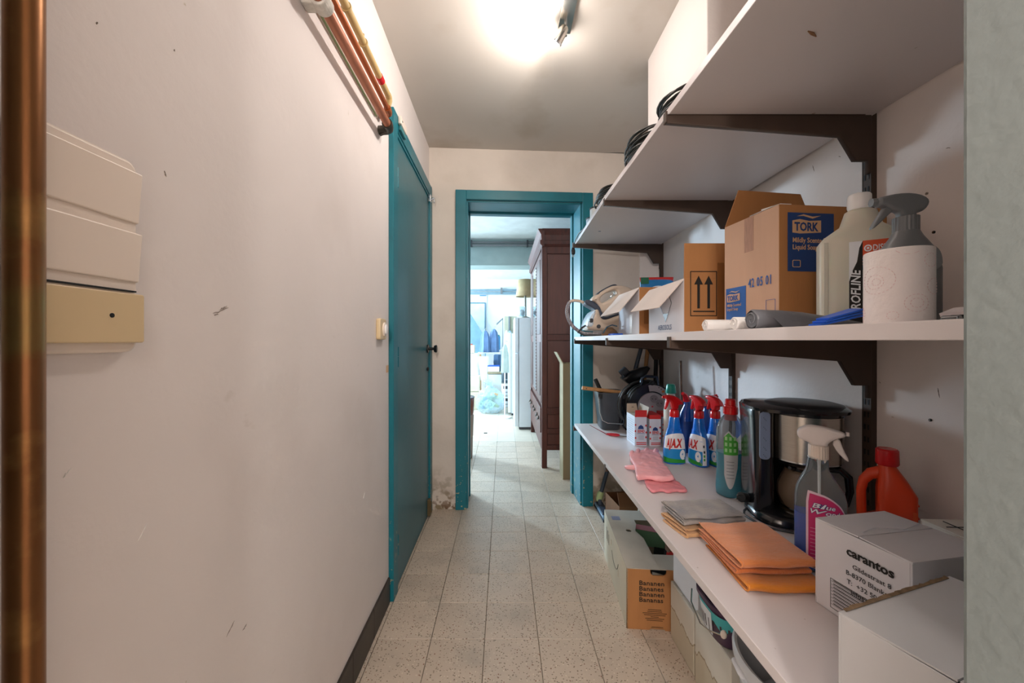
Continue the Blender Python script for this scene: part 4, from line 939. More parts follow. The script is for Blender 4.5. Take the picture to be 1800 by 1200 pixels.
# ---- coffee maker
t = thing('coffee_maker', 'black drip coffee maker with a brushed steel band and smoked glass carafe', 'coffee maker', (.888, 1.175, ZL), math.radians(-14))
bk = mat('glossy_black_plastic', '#16181d', .2, coat=.5, var=.05)
B().loft([(0, .118, .098, 0, 0, 3), (.004, .124, .104, 0, 0, 3), (.022, .122, .102, 0, 0, 3), (.034, .108, .088, 0, 0, 3)], 44).build('base', bk, t, 50)
B().cyl((.022, -.018, .033), (.022, -.018, .037), .070, n=34).build('hot_plate', steel, t, 40)
cs = [(.030, .030, .070, -.093, .022, 5), (.16, .029, .070, -.093, .020, 4), (.30, .031, .072, -.095, .020, 4), (.335, .033, .074, -.096, .020, 4), (.345, .028, .07, -.094, .020, 4)]
B().loft(cs, 34).build('water_tank', bk, t, 50)
B().box(-.10, .118, .070, .098, .030, .335).build('back_housing', bk, t, bevel=.012, seg=3)
link('water_gauge', outline([rrect(-.0145, .0145, .185, .328, .012)], .006, .002, Matrix.Translation((-.097, -.0515, 0)) @ UP, 2), bluegauge, t, 40)
for z in (.310, .282, .250, .222, .200):
    for j in range(3): B().ball((-.101+.003*j, -.0555, z-.004*j), .0011, .0006, .0011, 6, 4).build('gauge_mark', blackm, t)
B().loft([(.175, .080, .078, .022, -.012), (.19, .088, .088, .022, -.012), (.34, .090, .090, .022, -.012)], 48).build('filter_housing', bk, t, 60)
bs = [(.18, .0895, .0895, .022, -.012), (.33, .0915, .0915, .022, -.012)]
bd = shell(bs, .192, .322, -178, -2, .0006, 34, 2).build('steel_band', steel, t, 60)
shell(bs, .188, .192, -178, -2, .0010, 34, 1).build('band_trim', chrome, t, 60)
B().loft([(.334, .096, .094, .020, -.010), (.342, .100, .098, .020, -.010), (.352, .096, .094, .020, -.010), (.357, .078, .076, .020, -.010), (.358, .02, .02, .020, -.010)], 48).build('lid', mat('satin_black', '#202226', .35), t, 60)
B().loft([(.331, .128, .104, -.002, .002, 3), (.340, .130, .106, -.002, .002, 3), (.348, .122, .098, -.002, .006, 3)], 44).build('top_frame', bk, t, 50)
txt('Moulinex', .024, ink, t, fn=wrap(bs, .272, -72, .0014), bold=.012, sx=.95, shear=.25)
txt('subito', .010, greyprint, t, fn=wrap(bs, .260, -42, .0014), shear=.2)
B().loft([(.038, .052, .052, .022, -.018), (.044, .062, .062, .022, -.018), (.08, .071, .071, .022, -.018), (.11, .068, .068, .022, -.018), (.145, .052, .052, .022, -.018), (.160, .047, .047, .022, -.018)], 40, cap=(True, False)).build('carafe', smoke, t, 60, solid=.0015)
B().loft([(.155, .049, .049, .022, -.018), (.160, .052, .052, .022, -.018), (.172, .050, .050, .022, -.018), (.176, .03, .03, .022, -.018)], 34).tube([(-.02, -.045, .163), (-.034, -.056, .166)], [.010, .005], 8).build('carafe_lid', bk, t, 50)
B().tube([(.065, -.035, .165), (.095, -.05, .168), (.112, -.055, .150), (.115, -.056, .11), (.108, -.052, .07), (.100, -.048, .06)], [.009, .010, .010, .009, .008, .006], 12).build('carafe_handle', bk, t, 60)
B().ring((.022, -.018, .043), (.022, -.018, .049), .0635, .060, 36).build('carafe_rim', chrome, t, 50)
shell([(.04, .062, .062, .022, -.018), (.07, .071, .071, .022, -.018)], .050, .057, -135, -112, .0015, 5, 1).build('carafe_sticker', labelw, t)
# plug & cord
B().tube([(-.115, .02, .012), (-.135, .0, .006), (-.145, -.03, .005), (-.125, -.08, .004), (-.10, -.105, .004), (-.05, -.118, .004)], .0035, 8).tube([(-.115, .02, .012), (-.125, .015, .03), (-.118, .01, .045)], .0035, 8).build('power_cord', darkgrey, t, 60)
B().cyl((-.120, .008, .045), (-.148, -.012, .052), .0135, .0155, 10).build('plug', blackm, t, 30, bevel=.001)
B().cyl((-.146, -.014, .058), (-.162, -.024, .062), .0022, n=8).cyl((-.148, -.008, .044), (-.164, -.018, .048), .0022, n=8).build('plug_pin', steel, t)
# ---- clear trigger bottle with blue liquid (Blue Wonder)
t = thing('spray_bottle', 'clear trigger bottle with white head, magenta label and deep blue liquid in the bottom', 'spray bottle', (.750, .910, ZL), math.radians(-36))
s = [(0, .045, .028, 0, 0, 3), (.006, .049, .031, 0, 0, 3), (.165, .049, .031, 0, 0, 3), (.190, .045, .029, -.001, 0, 2.6), (.212, .034, .025, -.004), (.235, .022, .021, -.005), (.265, .0195, .019, -.004), (.272, .016, .016, -.002)]
B().loft(s, 38).build('body', clearp, t, 60)
B().loft([(.003, .043, .026, 0, 0, 3), (.008, .0475, .0295, 0, 0, 3), (.132, .0475, .0295, 0, 0, 3)], 38).build('liquid', blueliq, t, 60)
B().cyl((0, 0, .02), (-.002, 0, .27), .003, n=10).build('dip_tube', whitefilm, t, 50)
shell(s, .012, .155, -114, -12, .0007, 18, 8, top=lambda u: .190 - .075*u**2).build('label', mat('pink_white_print', '#e3c6d4', .4), t, 60)
shell(s, .030, .14, -108, -14, .0012, 18, 8, top=lambda u: .184 - .078*u**2).build('label_panel', magenta, t, 60)
for i, wd in enumerate(('Blue', 'Wonder')):
    txt(wd, .0150, navy, t, fn=wrap(s, .1535-.0135*i, -106+5*(1-i), .0014), bold=.06, shear=.25)
    txt(wd, .0150, labelw, t, fn=wrap(s, .1535-.0135*i, -106+5*(1-i), .0018), bold=.015, shear=.25)
for k in range(9): shell(s, .036+.0085*k, .0375+.0085*k, -104, -58+(k % 3)*6, .0016, 8, 1).build('print_line', mat('pale_magenta', '#d98aae', .5), t)
shell(s, .014, .028, -110, -88, .0016, 4, 1).build('bar_code', ink, t)
collar(t, .262, .293, .0195, cream, -.003)
head(t, (-.003, 0, .290), .98, mat('soft_white_plastic', '#efe6e2', .4), 'round', mirror=True)
# ---- orange-red jug
t = thing('orange_jug', 'orange red plastic jug with a moulded handle and red screw cap', 'jug', (.940, .945, ZL), math.radians(-38)); t.scale = (.76, .8, 1)
B().loft([(0, .064, .036, 0, 0, 5), (.006, .070, .040, 0, 0, 5), (.075, .070, .040, 0, 0, 5), (.100, .060, .040, .010, 0, 5), (.112, .046, .040, .024, 0, 5), (.172, .046, .040, .024, 0, 5), (.205, .034, .034, .014, 0, 3), (.232, .022, .024, .004, 0, 2.4), (.240, .021, .021, .003)], 40).build('body', orangejug, t, 50)
B().tube([(-.052, 0, .075), (-.057, 0, .105), (-.058, 0, .165), (-.052, 0, .190), (-.036, 0, .208), (-.010, 0, .216)], [.014, .0125, .0125, .013, .014, .016], 16).build('handle', orangejug, t, 60)
for k in range(5): B().box(.066, .0725, -.02, .02, .03+.03*k, .034+.03*k).build('edge_rib', orangejug, t)
B().loft([(.236, .026, .026, .004), (.240, .029, .029, .004), (.272, .028, .028, .004), (.276, .024, .024, .004)], 36).build('cap', red, t, 40)
rect(B(), .030, .066, .03, .14, -.0382).build('side_label', mat('orange_label', '#d8511f', .5), t)
# ---- white cartons
def lidbox(name, label, loc, rz, w_, d_, h_, m, bulge=.004, cat='carton'):
    t = thing(name, label, cat, loc, rz); carton_body(w_, d_, h_-.003, m, t)
    B().plate((0.001, 0, h_-.001), (w_-.001, 0, h_-.001), (w_-.001, d_/2-.001, h_+bulge*.3), (.001, d_/2-.001, h_+bulge*.3), .0025).build('top_flap', m, t)
    B().plate((0.001, d_/2+.001, h_+bulge*.3), (w_-.001, d_/2+.001, h_+bulge*.3), (w_-.001, d_, h_-.001), (0.001, d_, h_-.001), .0025).build('top_flap', m, t)
    return t
t = lidbox('white_carton', 'white carton with a printed company address beside the folded towels', (.6747, .6335, ZL), math.radians(10), .178, .165, .175, whitecard)
txt('carantos', .0225, ink, t, ML(.102, .133), bold=.028)
for i, s_ in enumerate(('  Gildestraat 8', 'B-8370 Blankenberge', 'T:  +32 50 41 16 84', 'info@carantos.be')):
    txt(s_, .0120, mat('grey_ink', '#3b3a3c', .7), t, ML((.098, .103, .101, .094)[i], .1115 - .0165*i), bold=.004)
link('table_frame', outline([rrect(0, .115, 0, .058, .0003), rrect(.0006, .1144, .0006, .0574, .0003)], .0006, 0, ML(.132, .012)), ink, t)
bl = B()
for k in range(8): rectL(bl, .018, .131, .0186+.0065*k, .0189+.0065*k, -.0012, .0003)
for k in range(8): rectL(bl, .07 - (k*37 % 30)/1000, .127, .0208+.0065*k, .0220+.0065*k, -.0012, .0003)
bl.build('table_lines', ink, t)
B().tube([(.02, .09, .1782), (.06, .10, .1795), (.11, .085, .179), (.17, .10, .178)], .0012, 6).build('crease', whitecard, t)
t = lidbox('white_carton', 'plain white carton nearest the camera on the lower shelf end', (.531, .309, ZL), math.radians(18), .26, .23, .169, mat('white_card_plain', '#dcdde0', .7, var=.03, scale=5, bump=.2, bscale=14))
te = B(); rnd = random.Random(4); x = .01
pts = []
while x < .25: pts.append((x, .2290 + rnd.uniform(0, .003))); x += rnd.uniform(.004, .012)
for (xa, ya), (xb, yb) in zip(pts, pts[1:]): te.plate((xa, .226, .1695), (xb, .226, .1695), (xb, yb, .1705), (xa, ya, .1705), .001)
te.build('torn_edge', mat('torn_card', '#9c8468', .9, var=.2, scale=90), t)
t = lidbox('white_carton', 'cream carton lid with a hand drawn letter beside the wall and the jug', (.865, .560, ZL), math.radians(-2), .155, .245, .168, mat('cream_card', '#d8cfc4', .75, var=.03, scale=5, bump=.2, bscale=14))
for seg in (((.01, .205), (.045, .205)), ((.03, .23), (.03, .185)), ((.055, .185), (.11, .16)), ((.06, .22), (.11, .19)), ((.085, .205), (.085, .172))):
    B().tube([(seg[0][0], seg[0][1], .1695), (seg[1][0], seg[1][1], .1695)], .0009, 5).build('pen_stroke', ink, t)
# ---- folded towels
def towel(name, label, loc, rz, w_, d_, layers, gap, m, cat='towel', th=.0055, seedv=1, taper=0, front=True):
    """serpentine folded cloth: folds at the front and back, layer ends visible on the left"""
    rnd = random.Random(seedv); t = thing(name, label, cat, loc, rz); prof = []
    for k in range(layers):
        z = th*.6 + k*gap; ys = [0, .2, .4, .6, .8, 1]; fwd = (k % 2 == 0)
        for u in (ys if not fwd else ys[::-1]):
            prof.append((gap*.5 + u*(d_-gap) - taper*k*(1-u), z))
        if k < layers-1:
            yc = gap*.4 if fwd else d_-gap*.4; sgn = -1 if fwd else 1
            for a in (-50, 0, 50): prof.append((yc + sgn*gap*.55*math.cos(math.radians(a)) - taper*k, z + gap*.5 + gap*.5*math.sin(math.radians(a))))
    nx = 16; v = []; n = len(prof); ph = [rnd.uniform(0, 6) for _ in range(4)]
    for i in range(nx+1):
        u = i/nx; x = u*w_
        for j, (y, z) in enumerate(prof):
            amp = .0018*(z/(gap*layers)) + .0005
            dz = amp*(math.sin(8*u+ph[0]+y*30) + math.sin(17*u+ph[1]-y*22))*.5
            dx = .004*math.sin(z*200+ph[2]+y*10)*(1 if i in (0, nx) else .3)
            v.append((x+dx, y + .003*math.sin(9*u+ph[3]+z*120), max(z+dz, th*.5)))
    f = [(i*n+j, i*n+j+1, (i+1)*n+j+1, (i+1)*n+j) for i in range(nx) for j in range(n-1)]
    B().add(v, f).build('cloth_layers', m, t, 70, solid=th, sub=2)
    B().tube([(0.002 + .002*math.sin(j), y, z) for j, (y, z) in enumerate(prof)], th*.42, 6).build('hem', m, t, 70)
    return t
towel('folded_towel', 'amber orange ribbed towel at the bottom of the folded towel stack', (.522, .822, ZL), math.radians(-3), .170, .195, 2, .0135, orange2, seedv=2)
towel('folded_towel', 'rust coloured towel folded in the middle of the towel stack', (.512, .845, ZL+.0260), math.radians(-1), .165, .170, 2, .0075, orange3, th=.004, seedv=5)
towel('folded_towel', 'soft orange ribbed towel on top of the folded towel stack', (.518, .838, ZL+.0405), math.radians(1), .172, .185, 2, .0150, orange, seedv=9)
towel('folded_cloth', 'tan cloth folded under the grey cloth beside the orange towels', (.500, 1.045, ZL), math.radians(12), .150, .115, 3, .0095, tancloth, 'cloth', .0045, 12)
towel('folded_cloth', 'grey mottled cloth on top of the tan one, its edge curled', (.498, 1.055, ZL+.031), math.radians(6), .185, .125, 3, .0070, greycloth, 'cloth', .0035, 14)
# ---- pink rubber gloves
def gp(px, py, z=0): 
    Y = (EYE-ZL-z)*F/(py-598.0); return Vector((W(px, Y), Y, 0))
def gg(pts, s=4.2857, ox=1000, oy=600): return [gp(ox+x/s, oy+y/s) for x, y in pts]
gl = thing('rubber_glove', 'pink rubber glove laid on top, its fingers curled toward the bottles', 'glove', (.56, 1.55, ZL))
def loc_(p): return (p[0]-.56, p[1]-1.55, 0)
o1 = [loc_(q) for q in gg([(452,925),(470,890),(520,872),(590,866),(660,870),(690,900),(700,950),(745,1010),(800,1085),(760,1093),(650,1085),(560,1078),(505,1085),(503,1030),(495,985)])]
o = link('glove_body', outline([chaikin(o1, 1)], .022, .007, Matrix.Translation((0, 0, .026)), 2), pink, gl)
disp(o, .0035, .012, .035, 5)
rnd = random.Random(2)
for (px, py, qx, qy) in ((470, 905, 478, 878), (518, 890, 522, 862), (580, 885, 590, 856), (650, 890, 660, 862)):
    a = loc_(gg([(px, py)])[0]); c = loc_(gg([(qx, qy)])[0])
    d = Vector(c)-Vector(a)
    B().tube([(a[0]-d.x*.3, a[1]-d.y*.3, .028), (a[0]+d.x*.5, a[1]+d.y*.5, .034), (c[0], c[1], .028), (c[0]+d.x*.1, c[1]+d.y*.05, .012), (c[0]-d.x*.3, c[1]-d.y*.3, .006)], [.011, .011, .0105, .010, .008], 12).build('finger', pink, gl, 70, sub=1)
a = loc_(gg([(485, 985)])[0]); B().tube([(a[0]+.03, a[1]-.02, .024), (a[0]+.005, a[1], .022), (a[0]-.015, a[1]+.02, .012), (a[0]-.02, a[1]+.045, .009)], [.011, .011, .010, .007], 12).build('thumb', pink, gl, 70, sub=1)
g2 = thing('rubber_glove', 'second pink rubber glove underneath, its cuff fanned toward the shelf middle', 'glove', (.56, 1.50, ZL))
def loc2(p): return (p[0]-.56, p[1]-1.50, 0)
o2 = [loc2(q) for q in gg([(560,1010),(700,960),(760,1010),(830,1085),(905,1140),(860,1148),(800,1140),(740,1152),(700,1138),(640,1152),(600,1135),(575,1090)])]
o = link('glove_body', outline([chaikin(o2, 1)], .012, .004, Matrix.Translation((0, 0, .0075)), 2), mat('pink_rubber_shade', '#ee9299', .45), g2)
disp(o, .0035, .008, .03, 4)
# ---- toilet block boxes
def wcbox(label, x, y, w_, d_, h_, openb, rz=0):
    t = thing('freshener_box', label, 'box', (x, y, ZL), rz, 'red and white freshener boxes')
    wt = mat('silver_print_card', '#cfd3dc', .4, var=.03, bump=.2, bscale=8)
    B().box(0, w_, 0, d_, 0, h_*(.985 if not openb else .86)).build('carton_body', wt, t, bevel=.001)
    hb = h_*(.86 if openb else .99)
    if openb:
        B().plate((0, -.0003, hb-.002), (w_, -.0003, hb-.002), (w_*.98, -.004, hb+.034), (0.001, -.004, hb+.034), .001).build('flap', redp, t)
        B().plate((w_, d_*.0, hb), (w_, d_, hb), (w_+.012, d_, hb+.048), (w_+.012, 0, hb+.048), .001).build('flap', mat('beige_card_inside', '#b9aa98', .8), t)
        B().plate((w_, d_, hb), (0, d_, hb), (0.005, d_+.012, hb+.045), (w_-.005, d_+.012, hb+.045), .001).build('flap', mat('beige_card_inside', '#b9aa98'), t)
        link('hanger_slot', outline([chaikin([(.02, 0, 0), (.05, 0, 0), (.035, .01, 0)], 1)], .0008, 0, FR(0, d_+.006, hb+.02)), blackm, t)
        B().box(.002, w_-.002, .002, d_-.002, hb, hb+.0008).build('box_inside', mat('beige_card_inside', '#b9aa98'), t)
    else:
        B().box(-.0008, w_+.0008, -.0008, d_+.0008, h_-.020, h_+.0006).build('red_top_band', redp, t, bevel=.001)
    txt('EEND', .019, redp, t, FR(w_*.22, -.0010, h_*.40), bold=.03, sx=w_*.6/.048)
    B().box(w_*.2, w_*.8, -.0012, -.0004, h_*.36, h_*.372).build('print_bar', navy, t)
    link('arch_print', outline([[(w_*.25, h_*.50, 0), (w_*.75, h_*.50, 0), (w_*.68, h_*.58, 0), (w_*.5, h_*.62, 0), (w_*.32, h_*.58, 0)]], .0006, 0, FR(0, -.0010, 0)), navy, t)
    for (u, q) in ((.06, .62), (.92, .60), (.05, .44), (.94, .40), (.06, .24), (.92, .26)): B().ball((w_*u, -.0006, h_*q), .0042, .0006, .0055, 8, 6).build('berry_print', redp, t)
    for k in range(2): B().box(w_*.12, w_*.95, -.0012, -.0004, h_*(.04+.05*k), h_*(.065+.05*k)).build('print_bar', redp, t)
    for k in range(3): B().box(w_*.3, w_*.75, -.0012, -.0004, h_*(.20+.045*k), h_*(.212+.045*k)).build('print_line', greyprint, t)
    for k in range(11): B().box(-.0009, -.0002, d_*.1, d_*(.9-.1*(k % 3)), h_*(.08+.065*k), h_*(.085+.065*k)).build('print_line', greyprint, t)
    return t
wcbox('opened red and white freshener box nearest the cable reel', .672, 1.965, .062, .13, .175, True)
wcbox('closed silver freshener box with a red top band beside the opened one', .748, 1.965, .058, .12, .158, False)
wcbox('freshener box half hidden behind the leftmost trigger bottle', .836, 2.02, .070, .075, .158, False)
# ---- bucket with sticks
t = thing('mop_bucket', 'dark grey rectangular bucket with a wire handle at the far end of the lower shelf', 'bucket', (.652, 2.385, ZL), math.radians(-4))
b = B(); n = 32; v = []
secs = [(0, .052, .072), (.005, .058, .078), (.21, .078, .100), (.222, .083, .105), (.228, .083, .105), (.228, .079, .101), (.01, .055, .075)]
b.loft([(z, rx, ry, 0, 0, 5) for z, rx, ry in secs], 36, cap=(True, True)).build('bucket_body', mat('graphite_plastic', '#43464b', .35, var=.05), t, 50)
for sx in (-1, 1): B().box(sx*.070-.012, sx*.070+.012, -.112, -.100, .195, .222).build('handle_lug', blackm, t, bevel=.002)
B().tube([(-.078, -.112, .205), (-.075, -.122, .12), (-.060, -.128, .07), (-.03, -.13, .055), (.06, -.128, .050)], .0025, 7).build('wire_handle', steel, t, 60)
t = tag(B().cyl((-.125, 0, .254), (.135, .012, .222), .0115, n=16).build('wooden_stick', woodpole, None, 50), 'light wooden stick lying across the grey bucket', 'stick'); t.location = (.600, 2.32, ZL+.0)
B().ball((-.1005, -.011, .2515), .003, .002, .003, 8, 6).build('hanging_hole', blackm, t)
t = tag(B().ring((0, 0, 0), (-.040, .0, .085), .0125, .009, 18).build('black_tube', blackm, None, 50), 'short black tube end sticking up out of the grey bucket', 'tube'); t.location = (.610, 2.385, ZL+.215)
t = thing('red_scissors', 'red handled scissors leaning at the foot of the grey bucket', 'scissors', (.590, 2.19, ZL+.004), math.radians(-28))
redt = mat('red_handle', '#c92a36', .3)
for sx in (-1, 1): B().tube([(.0, sx*.006, .003), (.02, sx*.016, .004), (.05, sx*.019, .004), (.066, sx*.010, .004), (.05, sx*.003, .004), (.02, sx*.004, .003)], .0042, 8, True).build('handle_loop', redt, t, 60)
B().plate((.0, -.006, .002), (.0, .006, .002), (-.10, .001, .045), (-.10, -.001, .045), .002).build('blade', mat('red_blade', '#9c3a40', .4), t)
B().box(.066, .115, -.006, .006, 0, .002).build('blade', steel, t)
# ---- cable reel
t = thing('cable_reel', 'black cable reel with a grey socket disc standing behind the freshener boxes', 'cable reel', (.835, 2.165, ZL))
zc = .170; RF = .128
B().ring((0, 0, zc), (0, .008, zc), RF, .070, 48).ring((0, -.006, zc), (0, .008, zc), RF, RF-.008, 48).build('front_flange', black, t, 50)
B().ring((0, .12, zc), (0, .128, zc), RF, .03, 48).build('back_flange', black, t, 50)
B().cyl((0, -.012, zc), (0, .010, zc), .078, n=44).build('socket_disc', mat('light_grey_disc', '#a9a3a6', .4), t, 50, bevel=.003)
for a in (58, 5, 185, 238): 
    if a > 180: pass
    x, z = .044*math.cos(math.radians(a+20)), zc+.044*math.sin(math.radians(a+20))
    B().ring((x, -.016, z), (x, -.012, z), .0215, .0175, 26).cyl((x, -.0125, z), (x, -.0118, z), .0185, n=26).build('socket', mat('socket_grey', '#8a8488', .4), t, 50)
    B().cyl((x-.009, -.0135, z), (x-.009, -.0125, z), .0028, n=8).cyl((x+.009, -.0135, z-.001), (x+.009, -.0125, z-.001), .0028, n=8).build('socket_hole', blackm, t)
B().ball((0, -.012, zc), .006, .003, .005).build('thermal_button', redt, t, 50)
b = B(); n = 18; v = []
for r in (.085, .120):
    for i in range(n+1):
        a = math.radians(30 + 70*i/n); v.append((r*math.cos(a), -.0075, zc + r*math.sin(a)))
b.add(v, [(i, n+1+i, n+2+i, i+1) for i in range(n)]).build('info_plate', mat('light_grey_disc', '#a9a3a6'), t, solid=.002)
B().box(.055, .068, -.0105, -.0085, zc+.078, zc+.090).build('warning_print', mat('orange_dot', '#d97a3a', .5), t)
for i in range(5): B().box(.035+.013*i, .041+.013*i, -.0105, -.0085, zc+.104-.009*i, zc+.108-.009*i).build('symbol_print', blackm, t)
for k in range(5):
    rr = .108 - .004*(k % 2); pts = [(rr*math.cos(2*PI*i/36), .022+.021*k, zc + rr*math.sin(2*PI*i/36)) for i in range(36)]
    B().tube(pts, .0105, 8, True).build('wound_cable', mat('black_cable', '#22211f'), t, 60)
for k, rr in enumerate((.146, .139)):
    pts = [(-.03 - .01*k + rr*math.cos(math.radians(a)), .015+.022*k, zc + rr*.98*math.sin(math.radians(a))) for a in range(70, 215, 8)]
    B().tube(pts, .0060, 8).build('loose_cable', mat('black_cable', '#22211f'), t, 60)
B().tube([(-.10, .0, .05), (-.115, -.004, .09), (-.10, -.006, .115), (-.085, -.004, .09), (-.10, 0, .05)], .004, 7).build('cord_loop', mat('dark_cord', '#2a2a2c', .5), t, 60)
B().tube([(-.105, -.012, .10), (-.118, -.016, .04), (-.108, -.018, .010), (-.06, -.02, .0065), (.07, -.02, .0065), (.09, -.015, .03), (.08, -.01, .08)], .0058, 10).build('stand_frame', mat('dark_chrome', '#3f4853', .2, .9), t, 60)
B().tube([(-.105, .14, .10), (-.118, .142, .03), (-.10, .142, .0065), (.07, .142, .0065), (.09, .14, .05)], .0058, 10).build('stand_frame', mat('dark_chrome', '#3f4853'), t, 60)
B().tube([(-.06, .0, zc+.12), (-.055, -.005, zc+.160), (-.035, -.005, zc+.170), (.028, -.005, zc+.165), (.035, -.003, zc+.12)], .0085, 12).build('carry_handle', mat('dark_chrome', '#3f4853'), t, 60)
B().ring((.0, -.012, zc+.132), (.0, .0, zc+.132), .014, .007).build('cable_outlet', blackm, t, 50)
# ---- dark nozzle / dustpan behind the reel
t = thing('dustpan_head', 'black funnel shaped vacuum nozzle lying behind the cable reel', 'nozzle', (.815, 2.40, ZL+.33), math.radians(0))
b = B().loft([(-.07, .032, .028, -.02, 0, 3), (-.03, .050, .04, 0, 0, 3), (.05, .030, .03, .03, 0, 3), (.09, .012, .012, .045, 0, 3)], 26)
b.build('nozzle_body', black, t, 50).rotation_euler = (0, math.radians(38), 0)
B().cyl((0, 0, -.33), (.01, .0, -.04), .016, .018).build('support_tube', blackm, t, 50)
B().ring((-.085, -.02, .0), (-.05, -.02, .03), .026, .02).build('nozzle_collar', darkgrey, t, 50)

# ================================================================ UNDER THE LOWER SHELF
# ---- banana box
bw, bd_, bh = .375, .515, .232
t = thing('banana_box', 'banana carton with printed front and hand holes, filled with folders under the shelf', 'carton', (.477, 1.487, 0), math.radians(-5.4))
th = .005
# left side with holes
hl = chaikin([(0, .012, 0), (.007, .012, 0), (.012, 0, 0), (.007, -.012, 0), (0, -.012, 0), (-.007, -.012, 0), (-.012, 0, 0), (-.007, .012, 0)], 1)
def hole(cx, cy, sx=1, sy=1): return [(cx+q[0]*sx, cy+q[1]*sy) for q in hl]
link('side_panel', outline([[(0, 0), (bd_, 0), (bd_, bh), (0, bh)], hole(.16, .115, .9, 1.2), hole(.32, .165, .9, 1.2), hole(.045, .03, .7, .7)], th, 0, Matrix.Translation((th/2, 0, 0)) @ WLR), bananacard, t)
B().box(bw-th, bw, 0, bd_, 0, bh).build('side_panel', bananacard, t)
B().box(th, bw-th, bd_-th, bd_, 0, bh).build('end_panel', bananacard, t)
B().box(th, bw-th, th, bd_-th, .001, .006).build('bottom_panel', cardin, t)
fp_ = outline([[(0, 0), (.085, 0), (.095, .014), (.135, .014), (.145, 0), (bw, 0), (bw, bh), (.15, bh), (.148, bh-.014), (.140, bh-.022), (.098, bh-.022), (.090, bh-.014), (.088, bh), (0, bh)]], th, 0, Matrix.Translation((0, th/2, 0)) @ UP)
link('front_panel', fp_, card, t)
# top rim flaps
link('rim_flap', outline([[(0, 0), (.125, 0), (.125, .235), (.105, .30), (.125, .37), (.125, bd_), (0, bd_)], hole(.075, .30, 1.2, .9)], .003, 0, Matrix.Translation((0, 0, bh+.0015))), mat('grey_worn_card', '#b3aa9c', .8, var=.08, scale=7), t)
B().box(.125, bw, bd_-.105, bd_, bh, bh+.003).build('rim_flap', mat('grey_worn_card', '#b3aa9c'), t)
B().box(.125, bw, 0.004, .11, bh-.002, bh+.001).build('rim_flap', mat('grey_worn_card', '#b3aa9c'), t)
B().box(.02, .06, .40, .44, bh+.003, bh+.0036).build('sticker', mat('slate_print', '#8488a0', .6), t)
for i, s_ in enumerate(('Bananen', 'Bananes', 'Bananen', 'Bananas')):
    txt(s_, .0245, ink, t, FR(.046, -.0008, .172-.0215*i), bold=.016, sx=1.1, gap=1.05)
for i, wl_ in enumerate((.05, .055, .09, .08, .03, .07, .06)):
    B().box(.105-wl_/2, .105+wl_/2, -.0012, -.0002, .078-.0068*i, .0798-.0068*i).build('print_line', mat('dark_kraft_ink', '#4a3320', .8), t)
smile = [(-.0008, .235 + .075*math.cos(math.radians(a)), .165 + .060*math.sin(math.radians(a))) for a in range(190, 340, 12)]
B().tube(smile, .0011, 5).build('curve_print', mat('grey_ink2', '#6d675e', .8), t)
for y0, l in ((.38, .05), (.40, .06), (.42, .05), (.44, .06)): B().box(-.0008, -.0001, y0, y0+.006, .12, .12+l).build('print_line', mat('grey_ink2', '#6d675e'), t)
# contents: folders, magazines, leaflet
def booklet(name, label, cat, loc, rz, rx, w_, d_, h_, m, m2):
    t = thing(name, label, cat, loc, rz); t.rotation_euler = (rx, 0, rz)
    B().box(0, w_, 0, d_, 0, .002).box(0, w_, 0, d_, h_-.002, h_).box(0, .002, 0, d_, 0, h_).build('cover', m, t, bevel=.0006)
    B().box(.003, w_-.003, .002, d_-.002, .002, h_-.002).build('pages', m2, t)
    return t
booklet('ring_binder', 'black ring binder lying in the banana carton', 'binder', (.640, 1.66, .075), math.radians(-25), math.radians(6), .19, .24, .045, blackm, mat('pages', '#d6d0c2', .8))
booklet('folder', 'dull pink folder with green top edge standing in the banana carton', 'folder', (.635, 1.85, .13), math.radians(-22), math.radians(20), .19, .03, .10, mat('dull_pink', '#a8727a', .7), mat('green_sheet', '#6f9a76', .8))
booklet('cardboard_folder', 'tan folder under the black binder in the banana carton', 'folder', (.625, 1.62, .012), math.radians(-12), 0, .20, .28, .055, card, mat('pages', '#d6d0c2'))
t = booklet('leaflet', 'blue and white leaflet standing at the back edge of the banana carton opening', 'leaflet', (.690, 1.66, .155), math.radians(-30), math.radians(25), .10, .09, .012, mat('pale_blue_print', '#8fb8dc', .4), labelw)
B().box(.01, .04, .02, .06, .0125, .0132).build('picture_print', redp, t); B().box(-.001, .02, .0, .085, .012, .0128).build('dark_edge', blackm, t)
# ---- stained cartons and tubs
t = lidbox('stained_carton', 'water stained white carton on the floor behind the near one, topped by a plain box', (.632, 1.275, 0), 0, .36, .175, .209, stainedcard)
lidbox('plain_white_box', 'plain white box on top of the stained carton, right beside the banana carton', (.640, 1.262, .2125), 0, .34, .185, .30, mat('white_card_plain', '#dcdde0'))
lidbox('stained_carton', 'near water stained white carton under the purple tub', (.628, 1.058, 0), 0, .38, .20, .232, stainedcard)
t = thing('purple_tub', 'oval purple and turquoise tub with a wire handle on the near stained carton', 'tub', (.718, 1.155, .2345))
s = [(0, .095, .070, 0, 0, 3.5), (.006, .100, .074, 0, 0, 3.5), (.095, .110, .084, 0, 0, 3.5), (.100, .117, .090, 0, 0, 3.5), (.112, .117, .090, 0, 0, 3.5), (.112, .110, .083, 0, 0, 3.5), (.02, .098, .072, 0, 0, 3.5)]
purp = mat('purple_plastic', '#4b3550', .3, var=.04)
B().loft(s, 44).build('tub_body', purp, t, 50)
shell(s[:3], .035, .088, -230, -70, .0008, 30, 3, bot=lambda u: .052 + .008*math.sin(u*20)).build('label', mat('turquoise_print', '#4fc0c6', .4), t, 60)
shell(s[:3], .012, .080, -195, -172, .0014, 5, 3).build('bar_code_label', labelw, t, 60)
